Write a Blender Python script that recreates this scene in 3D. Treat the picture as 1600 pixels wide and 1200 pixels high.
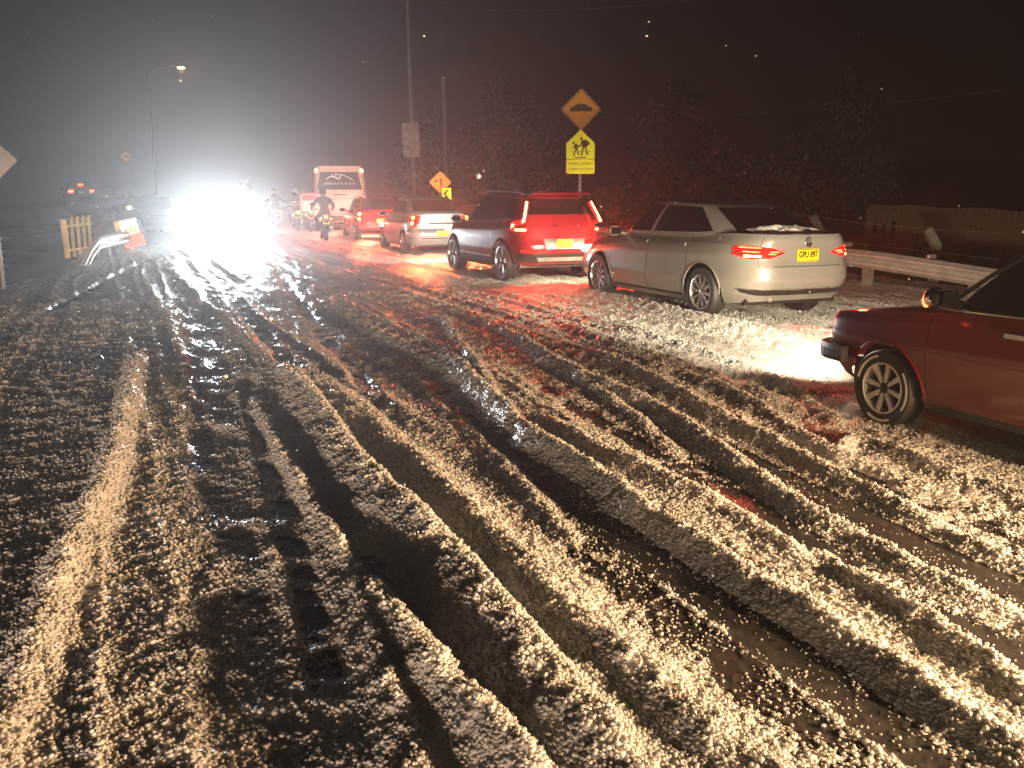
import bpy, bmesh, math, random
import numpy as np
from mathutils import Vector, Matrix, Euler

for _o in list(bpy.data.objects):
    bpy.data.objects.remove(_o, do_unlink=True)
SC = bpy.context.scene
COL = SC.collection
R = math.radians
random.seed(7)

# ------------------------------------------------------------------ camera
CAM_H, FPX, PITCH = 1.64, 1450.0, math.atan(300 / 1450)
cd = bpy.data.cameras.new('camera')
cam = bpy.data.objects.new('camera', cd)
COL.objects.link(cam)
cam.location = (0, 0, CAM_H)
cam.rotation_euler = (R(90) - PITCH, 0, 0)
cd.sensor_width = 36.0
cd.lens = 36.0 * FPX / 1600
cd.clip_start, cd.clip_end = 0.05, 1200
SC.camera = cam

# ------------------------------------------------------------------ night sky
W = bpy.data.worlds.new('World')
SC.world = W
W.use_nodes = True
_n = W.node_tree.nodes
_sky = _n.new('ShaderNodeTexSky')
_sky.sky_type = 'NISHITA'
_sky.sun_disc = False
_sky.sun_elevation = R(-9)
_sky.sun_rotation = R(200)
_mixw = _n.new('ShaderNodeMix')
_mixw.data_type = 'RGBA'
_mixw.blend_type = 'ADD'
_mixw.inputs[0].default_value = 1.0
_mixw.inputs[7].default_value = (0.072, 0.074, 0.080, 1)      # faint town glow under the cloud
W.node_tree.links.new(_sky.outputs[0], _mixw.inputs[6])
W.node_tree.links.new(_mixw.outputs[2], _n['Background'].inputs[0])
_n['Background'].inputs[1].default_value = 0.05

SC.view_settings.view_transform = 'Standard'
SC.view_settings.look = 'None'
SC.view_settings.exposure = 0.0
SC.view_settings.gamma = 1.0
SC.view_settings.use_curve_mapping = False
SC.render.engine = 'CYCLES'
SC.cycles.max_bounces = 5
SC.cycles.diffuse_bounces = 2
SC.cycles.glossy_bounces = 3
SC.cycles.transmission_bounces = 3
SC.cycles.transparent_max_bounces = 6
SC.cycles.volume_bounces = 0
SC.cycles.sample_clamp_indirect = 4
SC.cycles.caustics_reflective = False
SC.cycles.caustics_refractive = False
SC.cycles.use_light_tree = True
SC.cycles.use_denoising = True
SC.cycles.denoiser = 'OPENIMAGEDENOISE'
SC.cycles.denoising_input_passes = 'RGB_ALBEDO_NORMAL'

# ------------------------------------------------------------------ survey: sight lines to places
def ray(px, py):
    xc, yc = (px - 800) / FPX, (py - 600) / FPX
    c, s = math.cos(PITCH), math.sin(PITCH)
    return Vector((xc, c - yc * s, -s - yc * c))

def at(px, py, z=0.0):
    d = ray(px, py)
    t = (z - CAM_H) / d.z
    return Vector((d.x * t, d.y * t, z))

def at_depth(px, py, Y):
    d = ray(px, py)
    t = Y / d.y
    return Vector((d.x * t, Y, CAM_H + d.z * t))

ROAD_A = R(22.5)                                              # the road runs 22.5 degrees left of +Y
RO = Vector((2.49, 12.25))
RD = Vector((-math.sin(ROAD_A), math.cos(ROAD_A)))
RR = Vector((math.cos(ROAD_A), math.sin(ROAD_A)))
def road_uv(x, y):
    return ((x - RO.x) * RR.x + (y - RO.y) * RR.y, (x - RO.x) * RD.x + (y - RO.y) * RD.y)
def road_xy(u, v):
    return (RO.x + u * RR.x + v * RD.x, RO.y + u * RR.y + v * RD.y)

# ------------------------------------------------------------------ numpy noise
def _hash(ix, iy, seed):
    h = (ix.astype(np.int64) * 374761393 + iy.astype(np.int64) * 668265263 + seed * 974634777) & 0xFFFFFFFF
    h = ((h ^ (h >> 13)) * 1274126177) & 0xFFFFFFFF
    return ((h ^ (h >> 16)) & 0xFFFF).astype(np.float32) / 65535.0

def vn(x, y, seed=0):
    xi, yi = np.floor(x), np.floor(y)
    fx, fy = (x - xi).astype(np.float32), (y - yi).astype(np.float32)
    fx, fy = fx * fx * (3 - 2 * fx), fy * fy * (3 - 2 * fy)
    a, b = _hash(xi, yi, seed), _hash(xi + 1, yi, seed)
    c, d = _hash(xi, yi + 1, seed), _hash(xi + 1, yi + 1, seed)
    return (a + (b - a) * fx) * (1 - fy) + (c + (d - c) * fx) * fy

def fbm(x, y, seed=0, o=3):
    s, a, t = 0, 0.5, 0
    for k in range(o):
        s = s + a * vn(x * 2 ** k + 17.3 * k, y * 2 ** k - 9.1 * k, seed + k)
        t += a
        a *= 0.5
    return s / t

def sm(x, a=0.0, b=1.0):
    t = np.clip((x - a) / (b - a), 0, 1)
    return t * t * (3 - 2 * t)

# ------------------------------------------------------------------ objects and properties
def link(o, parent=None):
    COL.objects.link(o)
    if parent is not None:
        o.parent = parent
    return o

def tag(o, label=None, cat=None, group=None, kind=None):
    if label: o['label'] = label
    if cat: o['category'] = cat
    if group: o['group'] = group
    if kind: o['kind'] = kind
    return o

def empty(name, loc=(0, 0, 0), rz=0.0, label=None, cat=None, group=None):
    o = bpy.data.objects.new(name, None)
    o.empty_display_size = 0.2
    link(o)
    o.location = loc
    o.rotation_euler = (0, 0, rz)
    return tag(o, label, cat, group)

def mesh(name, verts, faces, mat=None, parent=None, smooth=False):
    me = bpy.data.meshes.new(name)
    me.from_pydata([tuple(map(float, v)) for v in verts], [], [tuple(map(int, f)) for f in faces])
    if smooth:
        me.polygons.foreach_set('use_smooth', [True] * len(me.polygons))
    if mat: me.materials.append(mat)
    me.update()
    return link(bpy.data.objects.new(name, me), parent)

def copy_tree(o, parent=None, skip_lights=True):
    c = o.copy()
    COL.objects.link(c)
    c.parent = parent
    for ch in list(o.children):
        if skip_lights and ch.type == 'LIGHT':
            continue
        copy_tree(ch, c, skip_lights)
    return c

class MB:
    """collects simple solids and links them as one mesh"""
    def __init__(self):
        self.v, self.f = [], []
    def add(self, vs, fs):
        n = len(self.v)
        self.v += [tuple(p) for p in vs]
        self.f += [tuple(i + n for i in f) for f in fs]
        return self
    def box(self, c, s, rot=None, ch=0.0):
        hx, hy, hz = s[0] / 2, s[1] / 2, s[2] / 2
        if ch > 0:
            bm = bmesh.new()
            bmesh.ops.create_cube(bm, size=1)
            for v in bm.verts:
                v.co = Vector((v.co.x * s[0], v.co.y * s[1], v.co.z * s[2]))
            bmesh.ops.bevel(bm, geom=bm.edges[:], offset=ch, segments=2, affect='EDGES')
            bm.verts.index_update()
            vs = [v.co.copy() for v in bm.verts]
            fs = [[v.index for v in f.verts] for f in bm.faces]
            bm.free()
        else:
            vs = [Vector((x, y, z)) for x in (-hx, hx) for y in (-hy, hy) for z in (-hz, hz)]
            fs = [(0, 1, 3, 2), (4, 6, 7, 5), (0, 4, 5, 1), (2, 3, 7, 6), (0, 2, 6, 4), (1, 5, 7, 3)]
        m = Euler(rot).to_matrix() if rot is not None else Matrix.Identity(3)
        c = Vector(c)
        return self.add([m @ v + c for v in vs], fs)
    def tube(self, pts, r, n=8, caps=True):
        pts = [Vector(p) for p in pts]
        rs = r if isinstance(r, (list, tuple)) else [r] * len(pts)
        vs, fs = [], []
        prev = None
        for i, p in enumerate(pts):
            t = (pts[min(i + 1, len(pts) - 1)] - pts[max(i - 1, 0)]).normalized()
            if prev is None:
                a = Vector((0, 0, 1)) if abs(t.z) < 0.9 else Vector((1, 0, 0))
                e1 = t.cross(a).normalized()
            else:
                e1 = (prev - t * prev.dot(t)).normalized()
            prev = e1
            e2 = t.cross(e1)
            for k in range(n):
                w = 2 * math.pi * k / n
                vs.append(p + (e1 * math.cos(w) + e2 * math.sin(w)) * rs[i])
        for i in range(len(pts) - 1):
            for k in range(n):
                a, b = i * n + k, i * n + (k + 1) % n
                fs.append((a, b, b + n, a + n))
        if caps:
            fs.append(tuple(range(n))[::-1])
            fs.append(tuple(range((len(pts) - 1) * n, len(pts) * n)))
        return self.add(vs, fs)
    def lathe(self, prof, n=24, axis='y', c=(0, 0, 0), closed=False):
        """prof: (radius, along) pairs turned about an axis"""
        vs, fs = [], []
        for k in range(n):
            w = 2 * math.pi * k / n
            for r, h in prof:
                x, z = r * math.cos(w), r * math.sin(w)
                p = {'y': (x, h, z), 'z': (x, z, h), 'x': (h, x, z)}[axis]
                vs.append(Vector(p) + Vector(c))
        m = len(prof)
        for k in range(n):
            k2 = (k + 1) % n
            for j in range(m - 1 if not closed else m):
                j2 = (j + 1) % m
                fs.append((k * m + j, k2 * m + j, k2 * m + j2, k * m + j2))
        return self.add(vs, fs)
    def prism(self, poly, y0, y1):
        """polygon in the x-z plane given depth along y"""
        n = len(poly)
        vs = [(x, y0, z) for x, z in poly] + [(x, y1, z) for x, z in poly]
        fs = [tuple(range(n)), tuple(range(2 * n - 1, n - 1, -1))]
        fs += [(i, i + n, (i + 1) % n + n, (i + 1) % n) for i in range(n)]
        return self.add(vs, fs)
    def sphere(self, c, r, seg=10, rings=6, sq=(1, 1, 1)):
        vs, fs = [], []
        for i in range(rings + 1):
            a = math.pi * i / rings
            for k in range(seg):
                w = 2 * math.pi * k / seg
                vs.append((c[0] + r * sq[0] * math.sin(a) * math.cos(w), c[1] + r * sq[1] * math.sin(a) * math.sin(w), c[2] + r * sq[2] * math.cos(a)))
        for i in range(rings):
            for k in range(seg):
                a, b = i * seg + k, i * seg + (k + 1) % seg
                fs.append((a, a + seg, b + seg, b))
        return self.add(vs, fs)
    def build(self, name, mat=None, parent=None, smooth=False):
        o = mesh(name, self.v, self.f, mat, parent, smooth)
        if smooth:
            bm = bmesh.new()
            bm.from_mesh(o.data)
            bmesh.ops.recalc_face_normals(bm, faces=bm.faces[:])
            for e in bm.edges:
                if len(e.link_faces) == 2 and e.calc_face_angle(0) > 0.7:
                    e.smooth = False
            bm.to_mesh(o.data)
            bm.free()
        else:
            bm = bmesh.new()
            bm.from_mesh(o.data)
            bmesh.ops.recalc_face_normals(bm, faces=bm.faces[:])
            bm.to_mesh(o.data)
            bm.free()
        return o

# ------------------------------------------------------------------ materials
def mat_new(name):
    m = bpy.data.materials.new(name)
    m.use_nodes = True
    nt = m.node_tree
    return m, nt, nt.nodes['Principled BSDF']

def P(name, col, rough=0.5, metal=0.0, coat=0.0, emit=None, estr=0.0, var=0.0, bump=0.0, bscale=60.0, spec=0.5):
    m, nt, b = mat_new(name)
    b.inputs['Base Color'].default_value = (*col, 1)
    b.inputs['Roughness'].default_value = rough
    b.inputs['Metallic'].default_value = metal
    b.inputs['Coat Weight'].default_value = coat
    b.inputs['Coat Roughness'].default_value = 0.05
    b.inputs['Specular IOR Level'].default_value = spec
    if emit:
        b.inputs['Emission Color'].default_value = (*emit, 1)
        b.inputs['Emission Strength'].default_value = estr
    if var or bump:
        tc = nt.nodes.new('ShaderNodeTexCoord')
        nz = nt.nodes.new('ShaderNodeTexNoise')
        nz.inputs['Scale'].default_value = bscale
        nz.inputs['Detail'].default_value = 4
        nt.links.new(tc.outputs['Object'], nz.inputs['Vector'])
        if var:
            n2 = nt.nodes.new('ShaderNodeTexNoise')
            n2.inputs['Scale'].default_value = 5.0
            n2.inputs['Detail'].default_value = 6
            nt.links.new(tc.outputs['Object'], n2.inputs['Vector'])
            mp = nt.nodes.new('ShaderNodeMapRange')
            mp.inputs[1].default_value, mp.inputs[2].default_value = 0.3, 0.7
            mp.inputs[3].default_value, mp.inputs[4].default_value = 1 - var, 1 + var
            nt.links.new(n2.outputs['Fac'], mp.inputs[0])
            hs = nt.nodes.new('ShaderNodeHueSaturation')
            hs.inputs['Color'].default_value = (*col, 1)
            nt.links.new(mp.outputs[0], hs.inputs['Value'])
            nt.links.new(hs.outputs[0], b.inputs['Base Color'])
            mr = nt.nodes.new('ShaderNodeMapRange')
            mr.inputs[1].default_value, mr.inputs[2].default_value = 0.3, 0.7
            mr.inputs[3].default_value, mr.inputs[4].default_value = max(0.02, rough * (1 - var)), min(1, rough * (1 + var))
            nt.links.new(nz.outputs['Fac'], mr.inputs[0])
            nt.links.new(mr.outputs[0], b.inputs['Roughness'])
        if bump:
            bp = nt.nodes.new('ShaderNodeBump')
            bp.inputs['Strength'].default_value = bump
            bp.inputs['Distance'].default_value = 0.01
            nt.links.new(nz.outputs['Fac'], bp.inputs['Height'])
            nt.links.new(bp.outputs[0], b.inputs['Normal'])
    return m

def wet_paint(name, col, rough=0.3, metal=0.0, coat=1.0):
    """car paint beaded with meltwater and fine hail dust"""
    m, nt, b = mat_new(name)
    L = nt.links.new
    b.inputs['Metallic'].default_value = metal
    b.inputs['Coat Weight'].default_value = coat
    b.inputs['Coat Roughness'].default_value = 0.04
    tc = nt.nodes.new('ShaderNodeTexCoord')
    vo = nt.nodes.new('ShaderNodeTexVoronoi')
    vo.inputs['Scale'].default_value = 140
    L(tc.outputs['Object'], vo.inputs['Vector'])
    inv = nt.nodes.new('ShaderNodeMapRange')
    inv.inputs[1].default_value, inv.inputs[2].default_value = 0.10, 0.42
    inv.inputs[3].default_value, inv.inputs[4].default_value = 1, 0
    L(vo.outputs['Distance'], inv.inputs[0])
    nz = nt.nodes.new('ShaderNodeTexNoise')
    nz.inputs['Scale'].default_value = 5
    nz.inputs['Detail'].default_value = 5
    L(tc.outputs['Object'], nz.inputs['Vector'])
    mul = nt.nodes.new('ShaderNodeMath')
    mul.operation = 'MULTIPLY'
    L(inv.outputs[0], mul.inputs[0])
    L(nz.outputs['Fac'], mul.inputs[1])
    bp = nt.nodes.new('ShaderNodeBump')
    bp.inputs['Strength'].default_value = 0.10
    bp.inputs['Distance'].default_value = 0.003
    L(mul.outputs[0], bp.inputs['Height'])
    L(bp.outputs[0], b.inputs['Normal'])
    L(bp.outputs[0], b.inputs['Coat Normal'])
    mr = nt.nodes.new('ShaderNodeMapRange')
    mr.inputs[1].default_value, mr.inputs[2].default_value = 0.35, 0.7
    mr.inputs[3].default_value, mr.inputs[4].default_value = rough * 0.92, rough * 1.12
    L(nz.outputs['Fac'], mr.inputs[0])
    L(mr.outputs[0], b.inputs['Roughness'])
    mx = nt.nodes.new('ShaderNodeMix')
    mx.data_type = 'RGBA'
    mx.inputs[6].default_value = (*[c * 0.95 for c in col], 1)
    mx.inputs[7].default_value = (*[min(1, c * 1.04 + 0.002) for c in col], 1)
    L(nz.outputs['Fac'], mx.inputs[0])
    L(mx.outputs[2], b.inputs['Base Color'])
    return m

M = {}
M['rubber'] = P('tyre_rubber', (0.018, 0.018, 0.018), 0.6, var=0.3, bump=0.3, bscale=90)
M['plastic'] = P('black_plastic', (0.015, 0.015, 0.016), 0.42, var=0.25, bscale=30)
M['glass'] = P('tinted_glass', (0.006, 0.007, 0.007), 0.06, spec=0.6, var=0.3, bscale=20)
M['alloy'] = P('alloy', (0.62, 0.62, 0.63), 0.28, 0.9, var=0.15)
M['dark_alloy'] = P('dark_alloy', (0.03, 0.03, 0.032), 0.35, 0.6)
M['white_alloy'] = P('white_painted_rim', (0.72, 0.71, 0.68), 0.35, 0.1, var=0.15)
M['chrome'] = P('chrome', (0.75, 0.75, 0.76), 0.12, 1.0)
M['plate'] = P('plate_yellow', (0.90, 0.66, 0.01), 0.35, var=0.06)
M['black'] = P('flat_black', (0.012, 0.012, 0.012), 0.55)
M['galv'] = P('galvanised_steel', (0.55, 0.55, 0.54), 0.36, 0.7, var=0.25, bump=0.05, bscale=40)
M['concrete'] = P('wet_concrete', (0.30, 0.28, 0.25), 0.6, var=0.3, bump=0.4, bscale=40)
M['white'] = P('white_paint', (0.78, 0.78, 0.76), 0.4, var=0.1)
M['letter_white'] = P('pale_lettering', (0.8, 0.8, 0.82), 0.5)
M['yellow'] = P('yellow_enamel', (0.85, 0.52, 0.01), 0.35, var=0.2, bump=0.05)
M['tail'] = P('tail_lamp_glow', (0.35, 0.01, 0.008), 0.2, emit=(1.0, 0.045, 0.015), estr=22)
M['tail_hot'] = P('tail_lamp_filament', (0.6, 0.1, 0.04), 0.2, emit=(1.0, 0.22, 0.06), estr=38)
M['tail_dim'] = P('red_lens', (0.30, 0.008, 0.008), 0.12, emit=(1.0, 0.02, 0.01), estr=1.2)
M['amber'] = P('amber_lamp', (0.7, 0.25, 0.02), 0.2, emit=(1.0, 0.36, 0.04), estr=14)
M['head_on'] = P('headlamp_glow', (0.9, 0.9, 0.9), 0.2, emit=(0.93, 0.97, 1.0), estr=70)
M['head_warm'] = P('warm_headlamp', (0.9, 0.9, 0.9), 0.2, emit=(1.0, 0.86, 0.6), estr=30)
M['head_off'] = P('headlamp_lens', (0.5, 0.5, 0.52), 0.08, spec=0.8)

def lamp(name, kind, parent, loc, direc, energy, col, size=0.06, cone=100, blend=0.7):
    d = bpy.data.lights.new(name, kind)
    d.energy = energy
    d.color = col
    if kind == 'SPOT':
        d.spot_size = R(cone)
        d.spot_blend = blend
        d.shadow_soft_size = size
    elif kind == 'POINT':
        d.shadow_soft_size = size
    o = bpy.data.objects.new(name, d)
    link(o, parent)
    o.location = loc
    o.rotation_euler = Vector(direc).to_track_quat('-Z', 'Y').to_euler()
    return o
# ------------------------------------------------------------------ ground, road and hail
def catmull(pts, k=6):
    P0 = [Vector((p[0], p[1])) for p in pts]
    out = []
    for i in range(len(P0) - 1):
        a, b, c, d = P0[max(i - 1, 0)], P0[i], P0[i + 1], P0[min(i + 2, len(P0) - 1)]
        for j in range(k):
            t = j / k
            out.append(0.5 * ((2 * b) + (c - a) * t + (2 * a - 5 * b + 4 * c - d) * t * t + (3 * b - a - 3 * c + d) * t ** 3))
    out.append(P0[-1])
    return out

# ridges of ploughed-up hail: crest as sighted, half widths on the near-left and far-right side, height
RIDGES = [
    ([(215, 560), (205, 610), (188, 690), (165, 770), (122, 850), (75, 960), (35, 1080), (-5, 1180), (-40, 1290)], 0.085, 0.075, 0.085, 0.9),
    ([(395, 625), (440, 720), (500, 820), (545, 890), (580, 945)], 0.06, 0.05, 0.06, 1.0),
    ([(575, 925), (610, 985), (655, 1050), (710, 1110), (790, 1200), (850, 1280)], 0.10, 0.075, 0.085, 1.1),
    ([(545, 900), (575, 990), (605, 1080), (640, 1180), (680, 1290)], 0.05, 0.06, 0.05, 1.3),
    ([(455, 585), (530, 690), (600, 770), (700, 865), (800, 985), (890, 1090), (990, 1205), (1060, 1290)], 0.05, 0.24, 0.088, 0.7),
    ([(500, 600), (570, 655), (650, 730), (760, 830), (900, 965), (1040, 1085), (1180, 1205), (1270, 1290)], 0.12, 0.11, 0.062, 0.9),
    ([(700, 560), (760, 622), (825, 681), (925, 744), (1012, 806), (1100, 856), (1200, 912), (1275, 956), (1350, 1000), (1431, 1044), (1512, 1094), (1600, 1150), (1720, 1225)], 0.05, 0.10, 0.085, 0.7),
    ([(690, 500), (730, 560), (770, 620), (808, 690)], 0.05, 0.07, 0.05, 0.9),
    ([(860, 665), (931, 706), (1037, 750), (1131, 781), (1212, 825), (1281, 869)], 0.06, 0.08, 0.06, 0.9),
    ([(1290, 850), (1319, 875), (1400, 919), (1475, 962), (1600, 1040), (1720, 1110)], 0.05, 0.08, 0.065, 0.8),
    ([(840, 560), (930, 600), (1031, 640), (1119, 694), (1194, 737), (1262, 781), (1350, 819), (1444, 868), (1525, 900), (1600, 930), (1720, 980)], 0.06, 0.11, 0.08, 0.7),
    ([(930, 560), (1040, 610), (1131, 650), (1225, 687), (1319, 731), (1412, 769), (1506, 812), (1600, 850), (1720, 900)], 0.06, 0.09, 0.07, 0.8),
    ([(1060, 580), (1137, 606), (1200, 637), (1275, 675), (1319, 694)], 0.05, 0.08, 0.055, 0.9),
    ([(1330, 665), (1400, 690), (1462, 712), (1530, 735), (1600, 756), (1720, 800)], 0.05, 0.08, 0.06, 0.9),
    ([(1300, 690), (1345, 672), (1400, 688), (1440, 684)], 0.05, 0.06, 0.06, 0.8),
    ([(640, 585), (690, 640), (760, 700), (830, 775), (900, 840)], 0.05, 0.07, 0.028, 1.2),
    ([(860, 500), (960, 540), (1060, 568), (1160, 600), (1250, 628)], 0.06, 0.10, 0.05, 0.9),
    ([(980, 520), (1100, 552), (1220, 590), (1310, 640)], 0.05, 0.09, 0.045, 0.9),
    ([(760, 510), (850, 560), (960, 630), (1060, 700)], 0.06, 0.08, 0.055, 0.9),
]
# wheel tracks pressed or scraped down through the hail: line, half width, how bare
TRACKS = [
    ([(385, 600), (412, 700), (440, 790), (470, 900), (505, 1050), (545, 1200), (570, 1290)], 0.085, 0.75),
    ([(440, 590), (500, 715), (565, 815), (625, 915), (715, 1025), (810, 1130), (900, 1240)], 0.135, 1.0),
    ([(660, 560), (760, 660), (850, 742), (960, 830), (1080, 910), (1200, 985), (1340, 1075), (1500, 1175), (1640, 1270)], 0.17, 0.42),
    ([(820, 590), (900, 640), (1000, 690), (1080, 740), (1150, 790)], 0.09, 0.6),
    ([(1100, 745), (1180, 790), (1300, 860), (1450, 935), (1600, 1000), (1720, 1050)], 0.13, 0.62),
    ([(980, 610), (1100, 668), (1230, 722), (1350, 775), (1480, 830), (1600, 885), (1720, 935)], 0.085, 0.7),
    ([(1180, 655), (1300, 700), (1420, 745), (1600, 805), (1720, 850)], 0.10, 0.8),
    ([(332, 425), (330, 480), (326, 560), (335, 650), (350, 760), (368, 900), (390, 1060), (410, 1200), (420, 1290)], 0.18, 0.62),
    ([(340, 440), (420, 540), (470, 620)], 0.10, 0.8),
    ([(430, 420), (500, 520), (590, 630), (650, 720)], 0.09, 0.7),
    ([(1060, 585), (1110, 598), (1165, 612)], 0.12, 0.5),
    ([(1140, 612), (1200, 620), (1270, 636)], 0.12, 0.5),
    ([(860, 512), (905, 535), (945, 552)], 0.13, 0.4),
    ([(0, 545), (90, 485), (190, 430), (240, 408)], 0.10, 0.7),
]
RIDGES = [(catmull([at(*p)[:2] for p in r[0]]),) + r[1:] for r in RIDGES]
TRACKS = [(catmull([at(*p)[:2] for p in t[0]]),) + t[1:] for t in TRACKS]

def line_field(X, Y, line, reach):
    """signed distance to a line (positive on its right when walking along it) and the run along it, 0..1"""
    xs, ys = [p.x for p in line], [p.y for p in line]
    idx = np.where((X > min(xs) - reach) & (X < max(xs) + reach) & (Y > min(ys) - reach) & (Y < max(ys) + reach))[0]
    x, y = X[idx], Y[idx]
    best = np.full(len(idx), 9.0, np.float32)
    sgn, run = np.ones(len(idx), np.float32), np.zeros(len(idx), np.float32)
    seg = [(line[i + 1] - line[i]).length for i in range(len(line) - 1)]
    tot, acc = sum(seg), 0.0
    for i, L in enumerate(seg):
        a, b = line[i], line[i + 1]
        dx, dy = (b.x - a.x) / L, (b.y - a.y) / L
        t = np.clip((x - a.x) * dx + (y - a.y) * dy, 0, L)
        ex, ey = x - a.x - dx * t, y - a.y - dy * t
        d = np.sqrt(ex * ex + ey * ey)
        m = d < best
        best[m] = d[m]
        sgn[m] = np.sign(dx * ey - dy * ex)[m]
        run[m] = ((acc + t) / tot)[m]
        acc += L
    return idx, best * sgn, run

LEFT_U, RIGHT_U = -8.0, 6.2
def left_edge(v):
    return LEFT_U - 0.26 * np.clip(12.0 - v, 0, 40)
def dip(X, Y):
    return -0.13 * sm(12.0 - Y, 0.0, 5.0) * sm(X, 0.2, 2.6)

def hail_height(X, Y):
    X, Y = X.astype(np.float32), Y.astype(np.float32)
    u = (X - RO.x) * RR.x + (Y - RO.y) * RR.y
    v = (X - RO.x) * RD.x + (Y - RO.y) * RD.y
    rr = np.sqrt(X * X + Y * Y)
    wob = 0.032 * (fbm(X * 2.2, Y * 2.2, 91, 3) - 0.5)
    Xw, Yw = X + wob, Y + 0.032 * (fbm(X * 2.2, Y * 2.2, 57, 3) - 0.5)
    T = -0.0048 + 0.018 * fbm(X * 1.3, Y * 1.3, 3, 4) + 0.022 * sm(rr, 5.0, 9.0) + 0.018 * sm(-u, 4.6, 6.6)
    # long ploughed streaks along the lanes, taking over where the sighted ridges end
    w = u + 0.55 * (fbm(v * 0.10, u * 0.25, 21, 2) - 0.5) + 0.16 * (fbm(v * 0.5, u * 0.8, 22, 2) - 0.5)
    r1 = 1 - np.abs(2 * vn(w * 1.9, v * 0.05, 31) - 1)
    r2 = 1 - np.abs(2 * vn(w * 4.3, v * 0.11, 32) - 1)
    r3 = fbm(w * 9.0, v * 0.7, 33, 2)
    streak = 0.062 * r1 ** 3 + 0.050 * r2 ** 2.5 + 0.020 * r3 - 0.022 + 0.020 * (fbm(X * 3.0, Y * 3.0, 35, 3) - 0.5)
    far = sm(rr, 4.8, 8.5) * (0.25 + 0.75 * sm(u, LEFT_U + 0.5, LEFT_U + 3.0)) * (1 - 0.6 * sm(u, 2.5, 4.5))
    ul = u - left_edge(v) + LEFT_U
    T = T + streak * (0.20 + 0.80 * far)
    T = T + sm(rr, 4.5, 8.5) * (0.030 * (fbm(X * 6.5, Y * 6.5, 36, 4) - 0.5) + 0.012 * (vn(X * 19, Y * 19, 37) - 0.5))
    rid = np.zeros_like(T)
    for line, wl, wr, h, lump in RIDGES:
        idx, d, run = line_field(Xw, Yw, line, 0.6)
        if not len(idx):
            continue
        x, y = X[idx], Y[idx]
        wv = 0.86 + 0.28 * fbm(x * 1.7, y * 1.7, 41, 2)
        prof = np.where(d > 0, np.exp(-(d / (wl * wv)) ** 2), np.exp(-(np.abs(d) / (wr * wv)) ** 2))
        amp = h * (1 + lump * (fbm(x * 5.0, y * 5.0, 43, 3) - 0.5) * 0.95)
        fade = np.sin(np.pi * np.clip(run, 0.02, 0.98)) ** 0.35
        rid[idx] = np.maximum(rid[idx], prof * amp * fade)
    T = T + rid
    bare = np.zeros_like(T)
    for line, hw, k in TRACKS:
        idx, d, run = line_field(Xw, Yw, line, 0.6)
        if not len(idx):
            continue
        fade = np.sin(np.pi * np.clip(run, 0.03, 0.97)) ** 0.3
        x, y = X[idx], Y[idx]
        hv = hw * (0.55 + 0.9 * fbm(x * 2.3, y * 2.3, 47, 4))
        kk = k * (0.45 + 0.75 * sm(fbm(x * 4.1, y * 4.1, 48, 3), 0.25, 0.6))
        bare[idx] = np.maximum(bare[idx], np.clip(kk, 0, 1) * fade * (1 - sm(np.abs(d), hv * 0.45, hv * 1.3)))
    T = T * (1 - bare * np.clip(1.0 - rid / 0.05, 0, 1)) - 0.010 * bare * np.clip(1.0 - rid / 0.03, 0, 1)
    # lumps and grains
    grain = fbm(X * 26, Y * 26, 61, 3)
    lum = fbm(X * 9, Y * 9, 67, 3)
    Tn = T + np.clip(T + 0.01, 0, 0.09) * (0.30 * (grain - 0.5) + 0.38 * (lum - 0.5)) + 0.007 * (grain - 0.5)
    on_road = sm(ul, LEFT_U - 0.15, LEFT_U + 0.1) * (1 - sm(u, RIGHT_U, RIGHT_U + 0.9))
    Tn = np.where(on_road > 0, Tn, 0)
    cover = sm(Tn, 0.0, 0.013) * on_road
    z = dip(X, Y) + np.maximum(Tn, 0.0) * on_road
    # beyond the edges: a bank rising on the left, a shallow ditch then a slope on the right
    bank = np.clip(LEFT_U - ul, 0, None)
    z = z - 0.10 * sm(bank, 0.0, 0.5) + 0.045 * np.clip(bank - 2.5, 0, 40) + 0.06 * (fbm(X * 0.8, Y * 0.8, 71, 3) - 0.5) * sm(bank, 0.2, 1.5)
    slope = np.clip(u - RIGHT_U, 0, None)
    z = z - 0.75 * sm(slope, 0.2, 2.2) + (0.02 + 0.10 * sm(v, 10, 26)) * np.clip(slope - 3.0, 0, 40) + 0.14 * (fbm(X * 0.9, Y * 0.9, 73, 4) - 0.5) * sm(slope, 0.2, 2.0)
    # patches of hail lying on the left bank
    patch = sm(fbm(X * 0.45, Y * 0.45, 77, 3), 0.50, 0.60) * sm(bank, 0.6, 1.6) * (1 - sm(bank, 3, 6)) * 0.7
    cover = np.maximum(cover, patch)
    return z, cover, Tn, rid, np.where(u < -2, ul, u)

NA, K0, NRG = 1000, 1.75, 760
ang = np.linspace(R(-43), R(43), NA)
rad = K0 * np.exp(np.linspace(0, math.log(80 / K0), NRG))
AA, RA = np.meshgrid(ang, rad)
GX, GY = (np.sin(AA) * RA).ravel(), (np.cos(AA) * RA).ravel()
GZ, GC, GT, GR, GU = hail_height(GX, GY)

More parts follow.
